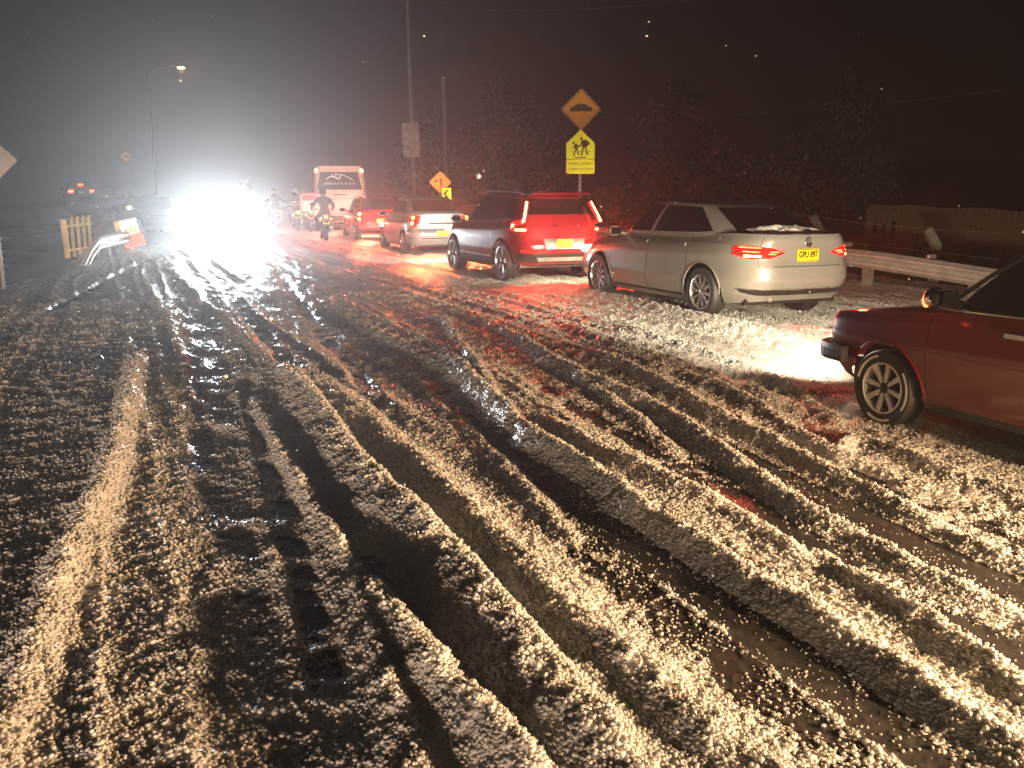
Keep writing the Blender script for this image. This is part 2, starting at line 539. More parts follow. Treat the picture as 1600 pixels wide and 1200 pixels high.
def ground_mat():
    m, nt, b = mat_new('hail_on_wet_asphalt')
    L = nt.links.new
    N = nt.nodes.new
    geo = N('ShaderNodeNewGeometry')
    at_ = N('ShaderNodeAttribute'); at_.attribute_name = 'cover'
    so_ = N('ShaderNodeAttribute'); so_.attribute_name = 'soil'
    # grain of single stones
    vo = N('ShaderNodeTexVoronoi'); vo.inputs['Scale'].default_value = 75
    vo2 = N('ShaderNodeTexVoronoi'); vo2.inputs['Scale'].default_value = 26
    nz = N('ShaderNodeTexNoise'); nz.inputs['Scale'].default_value = 22; nz.inputs['Detail'].default_value = 5
    nb = N('ShaderNodeTexNoise'); nb.inputs['Scale'].default_value = 1.1; nb.inputs['Detail'].default_value = 5
    for t in (vo, vo2, nz, nb):
        L(geo.outputs['Position'], t.inputs['Vector'])
    def math_(op, a, bb=None, v=None):
        n = N('ShaderNodeMath'); n.operation = op
        L(a, n.inputs[0])
        if bb is not None: L(bb, n.inputs[1])
        if v is not None: n.inputs[1].default_value = v
        return n.outputs[0]
    # cover broken up grain by grain
    g = math_('MULTIPLY', vo.outputs['Distance'], v=0.55)
    brk = math_('ADD', math_('SUBTRACT', at_.outputs['Fac'], g), math_('MULTIPLY', nz.outputs['Fac'], v=0.5))
    mr = N('ShaderNodeMapRange'); mr.inputs[1].default_value, mr.inputs[2].default_value = 0.34, 0.52
    L(brk, mr.inputs[0])
    fac = mr.outputs[0]
    # hail: milky ice
    h = b
    cr = N('ShaderNodeMix'); cr.data_type = 'RGBA'
    cr.inputs[6].default_value = (0.50, 0.49, 0.48, 1)
    cr.inputs[7].default_value = (0.82, 0.81, 0.79, 1)
    L(nb.outputs['Fac'], cr.inputs[0])
    L(cr.outputs[2], h.inputs['Base Color'])
    h.inputs['Roughness'].default_value = 0.30
    h.inputs['Subsurface Weight'].default_value = 0.7
    h.inputs['Subsurface Radius'].default_value = (1.0, 0.9, 0.8)
    h.inputs['Subsurface Scale'].default_value = 0.02
    bh = N('ShaderNodeBump'); bh.inputs['Strength'].default_value = 0.8; bh.inputs['Distance'].default_value = 0.008; bh.invert = True
    hv = math_('ADD', vo.outputs['Distance'], math_('MULTIPLY', vo2.outputs['Distance'], v=1.6))
    L(hv, bh.inputs['Height'])
    L(bh.outputs[0], h.inputs['Normal'])
    # wet asphalt
    a = N('ShaderNodeBsdfPrincipled')
    ca = N('ShaderNodeMix'); ca.data_type = 'RGBA'
    ca.inputs[6].default_value = (0.020, 0.019, 0.019, 1)
    ca.inputs[7].default_value = (0.060, 0.057, 0.055, 1)
    L(nz.outputs['Fac'], ca.inputs[0])
    L(ca.outputs[2], a.inputs['Base Color'])
    ra = N('ShaderNodeMapRange'); ra.inputs[1].default_value, ra.inputs[2].default_value = 0.35, 0.7
    ra.inputs[3].default_value, ra.inputs[4].default_value = 0.16, 0.42
    L(nb.outputs['Fac'], ra.inputs[0])
    L(ra.outputs[0], a.inputs['Roughness'])
    ba = N('ShaderNodeBump'); ba.inputs['Strength'].default_value = 0.55; ba.inputs['Distance'].default_value = 0.006
    L(nz.outputs['Fac'], ba.inputs['Height'])
    L(ba.outputs[0], a.inputs['Normal'])
    # soil and trampled weeds past the road's edge
    s = N('ShaderNodeBsdfPrincipled')
    cs = N('ShaderNodeMix'); cs.data_type = 'RGBA'
    cs.inputs[6].default_value = (0.030, 0.024, 0.016, 1)
    cs.inputs[7].default_value = (0.070, 0.072, 0.032, 1)
    L(nb.outputs['Fac'], cs.inputs[0])
    L(cs.outputs[2], s.inputs['Base Color'])
    s.inputs['Roughness'].default_value = 0.8
    L(ba.outputs[0], s.inputs['Normal'])
    m1 = N('ShaderNodeMixShader'); L(so_.outputs['Fac'], m1.inputs[0]); L(a.outputs[0], m1.inputs[1]); L(s.outputs[0], m1.inputs[2])
    m2 = N('ShaderNodeMixShader'); L(fac, m2.inputs[0]); L(m1.outputs[0], m2.inputs[1]); L(h.outputs[0], m2.inputs[2])
    L(m2.outputs[0], nt.nodes['Material Output'].inputs['Surface'])
    return m
M['ground'] = ground_mat()

def grid_patch(name, keep):
    """the quads of the survey grid whose mask is set, as one mesh"""
    ii, jj = np.where(keep)
    q = np.stack([ii * NA + jj, ii * NA + jj + 1, (ii + 1) * NA + jj + 1, (ii + 1) * NA + jj], 1)[:, ::-1]
    used, inv = np.unique(q.ravel(), return_inverse=True)
    me = bpy.data.meshes.new(name)
    nv, nf = len(used), len(q)
    me.vertices.add(nv); me.loops.add(nf * 4); me.polygons.add(nf)
    me.vertices.foreach_set('co', np.stack([GX[used], GY[used], GZ[used]], 1).astype(np.float32).ravel())
    me.loops.foreach_set('vertex_index', inv.astype(np.int32).ravel())
    me.polygons.foreach_set('loop_start', np.arange(0, nf * 4, 4, dtype=np.int32))
    me.polygons.foreach_set('use_smooth', np.ones(nf, bool))
    a = me.attributes.new('cover', 'FLOAT', 'POINT'); a.data.foreach_set('value', GC[used].astype(np.float32))
    soil = np.clip(sm(LEFT_U - GU[used], 0.0, 0.3) + sm(GU[used], RIGHT_U, RIGHT_U + 0.6), 0, 1)
    a = me.attributes.new('soil', 'FLOAT', 'POINT'); a.data.foreach_set('value', soil.astype(np.float32))
    me.update(calc_edges=True)
    me.validate()
    me.materials.append(M['ground'])
    return tag(link(bpy.data.objects.new(name, me)), kind='structure')

UG = GU.reshape(NRG, NA)[:-1, :-1]
road = grid_patch('road', (UG > LEFT_U) & (UG < RIGHT_U + 0.8))
bank = grid_patch('bank', UG <= LEFT_U)
verge = grid_patch('verge', UG >= RIGHT_U + 0.8)
M['far_ground'] = P('far_ground', (0.05, 0.048, 0.045), 0.6, var=0.4, bscale=0.5)
tag(mesh('ground', [(-260, -120, -0.75), (260, -120, -0.75), (260, 320, -0.75), (-260, 320, -0.75)], [(0, 1, 2, 3)], M['far_ground']), kind='structure')
def ground_z(x, y):
    z, c, T, r, u = hail_height(np.array([x], np.float64), np.array([y], np.float64))
    return float(z[0])
def bed_z(x, y):
    return float(dip(np.array([x]), np.array([y]))[0])

# ---- the hailstones themselves
def hail_stones():
    m, nt, b = mat_new('hailstone')
    L = nt.links.new
    N = nt.nodes.new
    info = N('ShaderNodeObjectInfo')
    cr = N('ShaderNodeMix'); cr.data_type = 'RGBA'
    cr.inputs[6].default_value = (0.60, 0.60, 0.60, 1)
    cr.inputs[7].default_value = (0.88, 0.87, 0.85, 1)
    L(info.outputs['Random'], cr.inputs[0])
    L(cr.outputs[2], b.inputs['Base Color'])
    b.inputs['Roughness'].default_value = 0.22
    tr = N('ShaderNodeBsdfTranslucent')
    L(cr.outputs[2], tr.inputs['Color'])
    mx = N('ShaderNodeMixShader'); mx.inputs[0].default_value = 0.5
    L(b.outputs[0], mx.inputs[1]); L(tr.outputs[0], mx.inputs[2])
    L(mx.outputs[0], nt.nodes['Material Output'].inputs['Surface'])
    M['hail'] = m
    rng = np.random.default_rng(5)
    X, Y, S = [], [], []
    for r0, r1, dens, s0, s1 in ((1.9, 3.4, 9500, 0.0034, 0.0080), (3.4, 5.6, 6200, 0.0038, 0.0082), (5.6, 9.0, 2800, 0.0045, 0.0085), (9.0, 15.0, 800, 0.006, 0.010)):
        A0, A1 = R(-40), R(40)
        n = int(0.5 * (r1 ** 2 - r0 ** 2) * (A1 - A0) * dens)
        r = np.sqrt(rng.uniform(r0 ** 2, r1 ** 2, n)); a = rng.uniform(A0, A1, n)
        X.append(np.sin(a) * r); Y.append(np.cos(a) * r)
        S.append(s0 + (s1 - s0) * rng.random(n) ** 1.6)
    X, Y, S = np.concatenate(X), np.concatenate(Y), np.concatenate(S)
    z, c, T, rid, u = hail_height(X, Y)
    prob = 0.16 + 0.84 * np.clip(c * 0.55 + rid / 0.05, 0, 1)
    prob *= 0.26 + 0.74 * sm(T, -0.012, 0.008)
    S = S * (0.55 + 0.45 * sm(T, -0.004, 0.010))
    # stones lie in drifts
    prob *= 0.35 + 0.9 * sm(fbm(X * 3.1, Y * 3.1, 83, 3), 0.35, 0.62)
    on = (rng.random(len(X)) < prob) & (u > LEFT_U) & (u < RIGHT_U)
    X, Y, z, S, rid = X[on], Y[on], z[on], S[on], rid[on]
    big = (rng.random(len(X)) < 0.02 + 0.06 * np.clip(rid / 0.06, 0, 1))
    S = np.where(big, S * rng.uniform(1.2, 1.6, len(S)), S)
    me = bpy.data.meshes.new('hailstones')
    me.vertices.add(len(X))
    me.vertices.foreach_set('co', np.stack([X, Y, z + S * 0.35 + rng.random(len(X)) * 0.008 * np.clip(rid / 0.05, 0, 1)], 1).astype(np.float32).ravel())
    a = me.attributes.new('size', 'FLOAT', 'POINT'); a.data.foreach_set('value', S.astype(np.float32))
    o = tag(link(bpy.data.objects.new('hailstones', me)), 'loose white hailstones strewn over the wheel tracks and ridges', 'hail', kind='stuff')
    g = bpy.data.node_groups.new('scatter_stones', 'GeometryNodeTree')
    g.interface.new_socket('Geometry', in_out='INPUT', socket_type='NodeSocketGeometry')
    g.interface.new_socket('Geometry', in_out='OUTPUT', socket_type='NodeSocketGeometry')
    gi, go = g.nodes.new('NodeGroupInput'), g.nodes.new('NodeGroupOutput')
    m2p = g.nodes.new('GeometryNodeMeshToPoints')
    ico = g.nodes.new('GeometryNodeMeshIcoSphere'); ico.inputs['Radius'].default_value = 1.0; ico.inputs['Subdivisions'].default_value = 2
    sm_ = g.nodes.new('GeometryNodeSetShadeSmooth')
    sc = g.nodes.new('GeometryNodeTransform'); sc.inputs['Scale'].default_value = (1.0, 1.15, 0.8)
    smt = g.nodes.new('GeometryNodeSetMaterial'); smt.inputs['Material'].default_value = m
    iop = g.nodes.new('GeometryNodeInstanceOnPoints')
    na = g.nodes.new('GeometryNodeInputNamedAttribute'); na.data_type = 'FLOAT'; na.inputs['Name'].default_value = 'size'
    rv = g.nodes.new('FunctionNodeRandomValue'); rv.data_type = 'FLOAT_VECTOR'
    rv.inputs[0].default_value = (-0.5, -0.5, 0); rv.inputs[1].default_value = (0.5, 0.5, 6.28)
    L = g.links.new
    L(gi.outputs[0], m2p.inputs['Mesh']); L(m2p.outputs[0], iop.inputs['Points'])
    L(ico.outputs[0], sm_.inputs[0]); L(sm_.outputs[0], sc.inputs[0]); L(sc.outputs[0], smt.inputs[0]); L(smt.outputs[0], iop.inputs['Instance'])
    L(na.outputs[0], iop.inputs['Scale']); L(rv.outputs[0], iop.inputs['Rotation'])
    L(iop.outputs[0], go.inputs[0])
    md = o.modifiers.new('scatter', 'NODES'); md.node_group = g
    return len(X)
N_STONES = hail_stones()
print('stones', N_STONES)

# ---- the misty hail-filled air
def haze():
    m = bpy.data.materials.new('haze')
    m.use_nodes = True
    nt = m.node_tree
    nt.nodes.remove(nt.nodes['Principled BSDF'])
    v = nt.nodes.new('ShaderNodeVolumePrincipled')
    v.inputs['Color'].default_value = (0.9, 0.93, 0.95, 1)
    v.inputs['Density'].default_value = HAZE
    v.inputs['Density Attribute'].default_value = ''
    v.inputs['Anisotropy'].default_value = 0.78
    nt.links.new(v.outputs[0], nt.nodes['Material Output'].inputs['Volume'])
    try: m.cycles.homogeneous_volume = True
    except Exception: pass
    b = MB().box((0, 70, 7.0), (380, 380, 17.6))
    tag(b.build('haze', m), 'grey night mist filled with falling hail', 'mist', kind='stuff')
HAZE = 0.0054
haze()

# ---- hail on its way down
def falling_hail():
    rng = np.random.default_rng(11)
    n = 800
    d = rng.uniform(1.6 ** 2, 16.0 ** 2, n) ** 0.5
    a = rng.uniform(R(-36), R(36), n)
    z = rng.uniform(0.0, 5.5, n)
    me = bpy.data.meshes.new('falling_hail')
    me.vertices.add(n)
    me.vertices.foreach_set('co', np.stack([np.sin(a) * d, np.cos(a) * d, z], 1).astype(np.float32).ravel())
    at_ = me.attributes.new('size', 'FLOAT', 'POINT'); at_.data.foreach_set('value', rng.uniform(0.002, 0.0045, n).astype(np.float32))
    o = tag(link(bpy.data.objects.new('falling_hail', me)), 'small hailstones falling through the night air', 'hail', kind='stuff')
    md = o.modifiers.new('scatter', 'NODES'); md.node_group = bpy.data.node_groups['scatter_stones']
falling_hail()
# ------------------------------------------------------------------ car bodies
def smooth_interp(x, pts, w=0.10):
    xs, ys = [p[0] for p in pts], [p[1] for p in pts]
    x = np.asarray(x, float)
    s = np.zeros_like(x)
    ks = np.linspace(-1, 1, 9)
    ww = 1 - np.abs(ks) * 0.8
    for k, q in zip(ks, ww):
        s += q * np.interp(x + k * w, xs, ys)
    return s / ww.sum()

class Tub:
    """lower body: plan outlines stacked from sill to waist; q runs round the car from the rear centre, left side positive"""
    def __init__(self, front, rear, width, top, bottom, n=7, taper=(0.05, 0.03), N=300, S=44):
        self.N, self.S = N, S
        sv = np.linspace(0, 1, S)
        self.sv = sv
        psi = np.linspace(0, 2 * math.pi, 3001)
        c, si = np.cos(psi), np.sin(psi)
        ux = -np.sign(c) * np.abs(c) ** (2 / n)
        uy = np.sign(si) * np.abs(si) ** (2 / n)
        self.Pm = None
        X, Y, Z = np.zeros((S, N)), np.zeros((S, N)), np.zeros((S, N))
        order = [S // 2] + [i for i in range(S)]
        fr = None
        for i in order:
            s = sv[i]
            af = float(smooth_interp([s], front, 0.05)[0]); ar = -float(smooth_interp([s], rear, 0.05)[0]); b = float(smooth_interp([s], width, 0.05)[0])
            x = np.where(ux > 0, ux * af, ux * ar)
            tp = 1 - taper[0] * np.clip(x / af, 0, 1) ** 2 - taper[1] * np.clip(-x / ar, 0, 1) ** 2
            y = uy * b * tp
            if fr is None:
                seg = np.hypot(np.diff(x), np.diff(y))
                acc = np.concatenate([[0], np.cumsum(seg)])
                self.P = acc[-1]
                fr = np.linspace(0, self.P, N, endpoint=False)
                self.psi = np.interp(fr, acc, psi)
            X[i] = np.interp(self.psi, psi, x)
            Y[i] = np.interp(self.psi, psi, y)
            zb, zt = smooth_interp(X[i], bottom, 0.08), smooth_interp(X[i], top, 0.08)
            Z[i] = zb + s * (zt - zb)
        self.X, self.Y, self.Z = X, Y, Z
        self.q = fr
        self.top, self.bottom = top, bottom
    def _p(self, q, z):
        f = (q / self.P) % 1.0 * self.N
        j = int(f) % self.N
        k = (j + 1) % self.N
        t = f - int(f)
        Zc = self.Z[:, j] * (1 - t) + self.Z[:, k] * t
        x = np.interp(z, Zc, self.X[:, j] * (1 - t) + self.X[:, k] * t)
        y = np.interp(z, Zc, self.Y[:, j] * (1 - t) + self.Y[:, k] * t)
        return Vector((x, y, z))
    def pt(self, q, z, off=0.0):
        p = self._p(q, z)
        if off == 0.0:
            return p
        a = self._p(q + 0.01, z) - self._p(q - 0.01, z)
        b = self._p(q, z + 0.01) - self._p(q, z - 0.01)
        n = b.cross(a)
        if n.length < 1e-9:
            return p
        n.normalize()
        if n.x * p.x + n.y * p.y < 0:
            n = -n
        return p + n * off
    def qx(self, x, side=1):
        """q of the left flank (side=1) or right flank (-1) at a station x"""
        h = self.N // 2
        xs = self.X[self.S // 2, :h + 1]
        q = float(np.interp(x, xs, self.q[:h + 1]))
        return q if side > 0 else -q
    @property
    def F(self):
        return self.P / 2
    def patch(self, name, top, bot, mat, parent, off=0.006, thick=0.02, n=24, m=6, smooth=True):
        """a panel laid on the body: top and bottom edges as (q, z) lists, real thickness"""
        def rs(pl):
            d = np.concatenate([[0], np.cumsum([math.hypot(pl[i + 1][0] - pl[i][0], pl[i + 1][1] - pl[i][1]) for i in range(len(pl) - 1)])])
            t = np.linspace(0, d[-1], n + 1)
            return list(zip(np.interp(t, d, [p[0] for p in pl]), np.interp(t, d, [p[1] for p in pl])))
        T, B = rs(top), rs(bot)
        vs, fs = [], []
        for o in (off, off - thick):
            for j in range(m + 1):
                k = j / m
                for i in range(n + 1):
                    vs.append(self.pt(T[i][0] * (1 - k) + B[i][0] * k, T[i][1] * (1 - k) + B[i][1] * k, o))
        w = n + 1
        A = (m + 1) * w
        for j in range(m):
            for i in range(n):
                a = j * w + i
                fs.append((a, a + 1, a + w + 1, a + w))
                fs.append((a + A, a + w + A, a + w + 1 + A, a + 1 + A))
        rim = [i for i in range(w)] + [j * w + n for j in range(1, m + 1)] + [m * w + i for i in range(n - 1, -1, -1)] + [j * w for j in range(m - 1, 0, -1)]
        for a, b in zip(rim, rim[1:] + rim[:1]):
            fs.append((a, b, b + A, a + A))
        mb = MB()
        mb.add(vs, fs)
        return mb.build(name, mat, parent, smooth)
    def strip(self, name, pts, w, mat, parent, off=0.003, thick=0.008, vertical=False):
        """a narrow band along (q, z) points"""
        h = w / 2
        if vertical:
            return self.patch(name, [(q - h, z) for q, z in pts], [(q + h, z) for q, z in pts], mat, parent, off, thick, n=14, m=1)
        return self.patch(name, [(q, z + h) for q, z in pts], [(q, z - h) for q, z in pts], mat, parent, off, thick, n=max(14, 6 * len(pts)), m=1)

def grid_faces(R_, C_, wrap=True):
    return [(i, j) for i in range(R_ - 1) for j in range(C_ if wrap else C_ - 1)]

def sub_mesh(name, V, quads, mat, parent, smooth=True):
    used = sorted({i for q in quads for i in q})
    mp = {k: i for i, k in enumerate(used)}
    o = mesh(name, [V[k] for k in used], [tuple(mp[i] for i in q) for q in quads], mat, parent, smooth)
    return o

def make_wheel(name, parent, x, y, r, w, rim, side, hub='alloy', arc=False, steer=0.0):
    """tyre, rim, spokes; local +y is outboard"""
    e = bpy.data.objects.new(name, None)
    link(e, parent)
    e.location = (x, y, r)
    e.rotation_euler = (0, 0, (0 if side > 0 else math.pi) + steer)
    h = w / 2
    rr = r * rim['ratio']
    t = MB().lathe([(rr, -h * 0.85), (r * 0.93, -h), (r * 0.985, -h * 0.8), (r, -h * 0.5), (r * 0.99, -h * 0.47), (r * 0.99, -h * 0.42), (r, -h * 0.39), (r, -h * 0.05), (r * 0.99, -h * 0.03), (r * 0.99, h * 0.03), (r, h * 0.05), (r, h * 0.39), (r * 0.99, h * 0.42), (r * 0.99, h * 0.47), (r, h * 0.5), (r * 0.985, h * 0.8), (r * 0.93, h), (r * 0.84, h * 1.02), (rr, h * 0.9), (rr * 0.97, h * 0.6), (rr * 0.97, -h * 0.6)], 40, 'y', closed=True)
    t.build('tyre', M['rubber'], e, True)
    MB().lathe([(rr * 1.01, h * 0.96), (rr * 0.955, h * 0.99), (rr * 0.93, h * 0.80), (rr * 0.93, -h * 0.5), (rr * 1.0, -h * 0.5), (rr, h * 0.85)], 40, 'y', closed=True).build('rim', M[rim['ring']], e, True)
    MB().lathe([(0.0, h * 0.15), (rr * 0.92, h * 0.10), (rr * 0.92, -h * 0.2), (0.0, -h * 0.2)], 32, 'y').build('brake_disc', M['dark_alloy'], e, True)
    k = rim['spokes']
    sp = MB()
    for i in range(k):
        a0 = 2 * math.pi * i / k + rim.get('phase', 0.3)
        for da in rim.get('split', (0,)):
            a = a0
            ins, outs = rr * 0.18, rr * 0.95
            wi, wo = rim['w']
            p0 = Vector((math.cos(a + da * 0.3), 0, math.sin(a + da * 0.3))) * ins
            p1 = Vector((math.cos(a + da), 0, math.sin(a + da))) * outs
            d = (p1 - p0).normalized()
            s = Vector((-d.z, 0, d.x))
            yo0, yo1 = h * 0.72, h * 0.86
            vs = [p0 + s * wi + Vector((0, yo0, 0)), p0 - s * wi + Vector((0, yo0, 0)), p1 - s * wo + Vector((0, yo1, 0)), p1 + s * wo + Vector((0, yo1, 0))]
            vs += [v - Vector((0, h * 0.32, 0)) for v in vs]
            sp.add(vs, [(0, 1, 2, 3), (7, 6, 5, 4), (0, 4, 5, 1), (1, 5, 6, 2), (2, 6, 7, 3), (3, 7, 4, 0)])
    sp.build('spokes', M[rim['mat']], e)
    MB().lathe([(0, h * 0.86), (rr * 0.13, h * 0.85), (rr * 0.24, h * 0.70), (rr * 0.24, h * 0.3), (0, h * 0.3)], 20, 'y').build('hub_cap', M[rim.get('cap', rim['mat'])], e, True)
    if arc:
        ab = MB()
        for a0, a1 in arc:
            n = max(3, int((a1 - a0) / 0.12))
            vs, fs = [], []
            for i in range(n + 1):
                a = a0 + (a1 - a0) * i / n
                for q, yy in ((0.80, 1.03), (0.86, 1.035), (0.86, 0.97), (0.80, 0.97)):
                    vs.append((r * q * math.cos(a), h * yy, r * q * math.sin(a)))
            for i in range(n):
                for c in range(4):
                    fs.append((i * 4 + c, i * 4 + (c + 1) % 4, i * 4 + 4 + (c + 1) % 4, i * 4 + 4 + c))
            fs += [(0, 1, 2, 3), tuple(n * 4 + c for c in (3, 2, 1, 0))]
            ab.add(vs, fs)
        ab.build('sidewall_lettering', M['white'], e)
    return e

def text_mesh(name, body, size, mat, parent, loc, rot, extrude=0.002, spacing=1.0, fit=None, bold=0.0):
    cu = bpy.data.curves.new(name, 'FONT')
    cu.body = body
    cu.size = size
    cu.extrude = extrude
    cu.align_x, cu.align_y = 'CENTER', 'CENTER'
    cu.space_character = spacing
    cu.resolution_u = 3
    cu.offset = bold
    tmp = bpy.data.objects.new(name + '_tmp', cu)
    COL.objects.link(tmp)
    dg = bpy.context.evaluated_depsgraph_get()
    me = bpy.data.meshes.new_from_object(tmp.evaluated_get(dg))
    bpy.data.objects.remove(tmp, do_unlink=True)
    me.materials.clear()
    me.materials.append(mat)
    o = link(bpy.data.objects.new(name, me), parent)
    o.location = loc
    o.rotation_euler = rot
    if fit:
        w = max(v.co.x for v in me.vertices) - min(v.co.x for v in me.vertices)
        o.scale.x = fit / w
    return o

def licence_plate(parent, x, z, text, tilt=0.0, w=0.33, h=0.155, y=0.0):
    """facing the rear (-x)"""
    p = MB().box((0, 0, 0), (w, 0.006, h), None, 0.002).build('licence_plate', M['plate'], parent)
    p.location = (x, y, z)
    p.rotation_euler = (tilt, 0, R(-90))
    MB().box((0, -0.0045, h * 0.44), (w, 0.003, h * 0.05)).box((0, -0.0045, -h * 0.44), (w, 0.003, h * 0.05)).build('plate_border', M['black'], p)
    if text:
        text_mesh('plate_number', text, 0.105, M['black'], p, (0, -0.0045, 0.005), (R(90), 0, 0), 0.0015, fit=w * 0.88, bold=0.0035)
    return p

def build_car(name, label, cat, sp, group=None):
    root = empty(name, (0, 0, 0), 0, label, cat, group)
    paint = sp['paint']
    tub = Tub(sp['front'], sp['rear'], sp['width'], sp['top'], sp['bottom'], sp.get('n', 7), sp.get('taper', (0.05, 0.03)), sp.get('N', 300), sp.get('S', 44))
    N, S = tub.N, tub.S
    X, Y, Z = tub.X.copy(), tub.Y.copy(), tub.Z.copy()
    r = sp['r']
    xw = sp['wheels']
    Ra = sp.get('arch', r * 1.16)
    mid = S // 2
    # shape: shoulder crease and a tuck under the waist
    V = [None] * (S * N)
    for i in range(S):
        for j in range(N):
            V[i * N + j] = Vector((X[i, j], Y[i, j], Z[i, j]))
    body, doors = [], {}
    flank = np.abs(Y[mid]) > 0.80 * np.abs(Y[mid]).max()
    quads = []
    for i in range(S - 1):
        for j in range(N):
            k = (j + 1) % N
            q = (i * N + j, i * N + k, (i + 1) * N + k, (i + 1) * N + j)
            cx = sum(V[a].x for a in q) / 4
            cz = sum(V[a].z for a in q) / 4
            cut = False
            if flank[j] and flank[k]:
                for w in xw:
                    if math.hypot(cx - w, cz - r) < Ra:
                        cut = True
            if cut:
                continue
            quads.append((q, cx, cz, i, j))
    # clean arch edge
    edge = set()
    for q, cx, cz, i, j in quads:
        for a in q:
            v = V[a]
            if not flank[a % N]:
                continue
            for w in xw:
                d = math.hypot(v.x - w, v.z - r)
                if d < Ra * 1.06 and d > 1e-6 and v.z > r * 0.35 and d < Ra + 0.02:
                    if d < Ra + 0.004:
                        f = Ra / d
                        V[a] = Vector((w + (v.x - w) * f, v.y, r + (v.z - r) * f))
    for q, cx, cz, i, j in quads:
        tgt = body
        if flank[j]:
            for dn, (x0, x1) in sp.get('doors', {}).items():
                if x0 < cx < x1 and cz > Z[0, j] + 0.07 and cz < 10:
                    tgt = doors.setdefault((dn, Y[mid, j] > 0), [])
        tgt.append(q)
    sub_mesh('body_shell', V, body, paint, root)
    for (dn, left), qs in doors.items():
        d = sub_mesh('door', V, qs, paint, root)
        x0, x1 = sp['doors'][dn]
        sd = 1 if left else -1
        hz = sp['handle_z']
        hq = tub.qx(x0 + 0.14, sd)
        tub.patch('door_handle', [(hq - 0.085, hz + 0.014), (hq + 0.085, hz + 0.014)], [(hq - 0.085, hz - 0.012), (hq + 0.085, hz - 0.012)], sp.get('handle_mat', paint), d, 0.032, 0.014, 8, 2)
        for xx in (x0, x1):
            q = tub.qx(xx, sd)
            zt = float(np.interp(q % tub.P, tub.q, Z[-1])) - 0.01
            zb = float(np.interp(q % tub.P, tub.q, Z[0])) + 0.07
            far = all(abs(xx - w) > Ra for w in xw)
            lo = zb if far else r + math.sqrt(max(0.0, Ra ** 2 - min((xx - w) ** 2 for w in xw))) + 0.01
            tub.strip('door_gap', [(q, zt), (q, lo)], 0.007, M['black'], d, 0.0015, 0.006, vertical=True)
    # deck over the outline (bonnet, boot), crowned
    K = 10
    DV, DF = [], []
    for k in range(K + 1):
        t = 1 - k / K
        for j in range(N):
            x, y = X[-1, j] * (0.02 + 0.98 * t), Y[-1, j] * t
            zt = float(smooth_interp([x], tub.top, 0.08)[0])
            DV.append((x, y, zt + sp.get('crown', 0.035) * (1 - t ** 2)))
    for k in range(K):
        for j in range(N):
            a, b = k * N + j, k * N + (j + 1) % N
            DF.append((a, b, b + N, a + N))
    sub_mesh('bonnet' if sp.get('deck_name') is None else sp['deck_name'], [Vector(v) for v in DV], DF, paint, root)
    # greenhouse
    g = sp['house']
    GN, GS = 180, 18
    psi = np.linspace(0, 2 * math.pi, 2001)
    nn = g.get('n', 5)
    ux = -np.sign(np.cos(psi)) * np.abs(np.cos(psi)) ** (2 / nn)
    uy = np.sign(np.sin(psi)) * np.abs(np.sin(psi)) ** (2 / nn)
    def ring(s, t=1.0):
        lat = s ** 1.2
        xf, xr = g['f'][0] + (g['f'][1] - g['f'][0]) * s ** 1.08, g['r'][0] + (g['r'][1] - g['r'][0]) * s ** g.get('rp', 1.1)
        b = g['w'][0] + (g['w'][1] - g['w'][0]) * lat
        xm, hl = (xf + xr) / 2, (xf - xr) / 2
        return xm + ux * hl * t, uy * b * t
    x0, y0 = ring(0.35)
    acc = np.concatenate([[0], np.cumsum(np.hypot(np.diff(x0), np.diff(y0)))])
    ps = np.interp(np.linspace(0, acc[-1], GN, endpoint=False), acc, psi)
    HV = []
    for i in range(GS + 1):
        s = i / GS
        xx, yy = ring(s)
        xx, yy = np.interp(ps, psi, xx), np.interp(ps, psi, yy)
        zb = smooth_interp(xx, tub.top, 0.08) - 0.015
        zr = g['roof'] - g.get('fall', 0.0) * np.clip((g['f'][1] - xx) / (g['f'][1] - g['r'][1]), 0, 1) ** 2
        zz = zb + (zr - zb) * (1 - (1 - s) ** 1.28)
        HV += [Vector((a, b, c)) for a, b, c in zip(xx, yy, zz)]
    # column classes
    nx, ny = [], []
    for j in range(GN):
        a, b = HV[6 * GN + (j - 1) % GN], HV[6 * GN + (j + 1) % GN]
        t = (b - a)
        l = math.hypot(t.x, t.y)
        nx.append(t.y / l); ny.append(-t.x / l)
    panes, shell = {}, []
    lo, hi = g.get('glass_s', (0.10, 0.86))
    for i in range(GS):
        s = (i + 0.5) / GS
        for j in range(GN):
            k = (j + 1) % GN
            q = (i * GN + j, i * GN + k, (i + 1) * GN + k, (i + 1) * GN + j)
            mx = HV[6 * GN + j].x * 0.5 + HV[6 * GN + k].x * 0.5
            ax, ay = abs(nx[j]), abs(ny[j])
            key = None
            left = HV[6 * GN + j].y > 0
            isf = HV[6 * GN + j].x > (g['f'][0] + g['r'][0]) / 2
            if lo < s < hi:
                if ay > g.get('side_n', 0.86):
                    xx = mx
                    key = None
                    for nm, (a0, a1) in g['side'].items():
                        if a0 < xx < a1:
                            key = ('side_window', nm, left)
                elif ax > 0.62 and isf:
                    key = ('windscreen', 'f', True)
                elif ax > g.get('rear_n', 0.62) and not isf and (g.get('rear_s', lo) < s):
                    key = ('rear_window', 'r', True)
            (panes.setdefault(key, []) if key else shell).append(q)
    base = len(HV)
    xx, yy = ring(1.0)
    xx, yy = np.interp(ps, psi, xx), np.interp(ps, psi, yy)
    xm = (g['f'][1] + g['r'][1]) / 2
    KR = 8
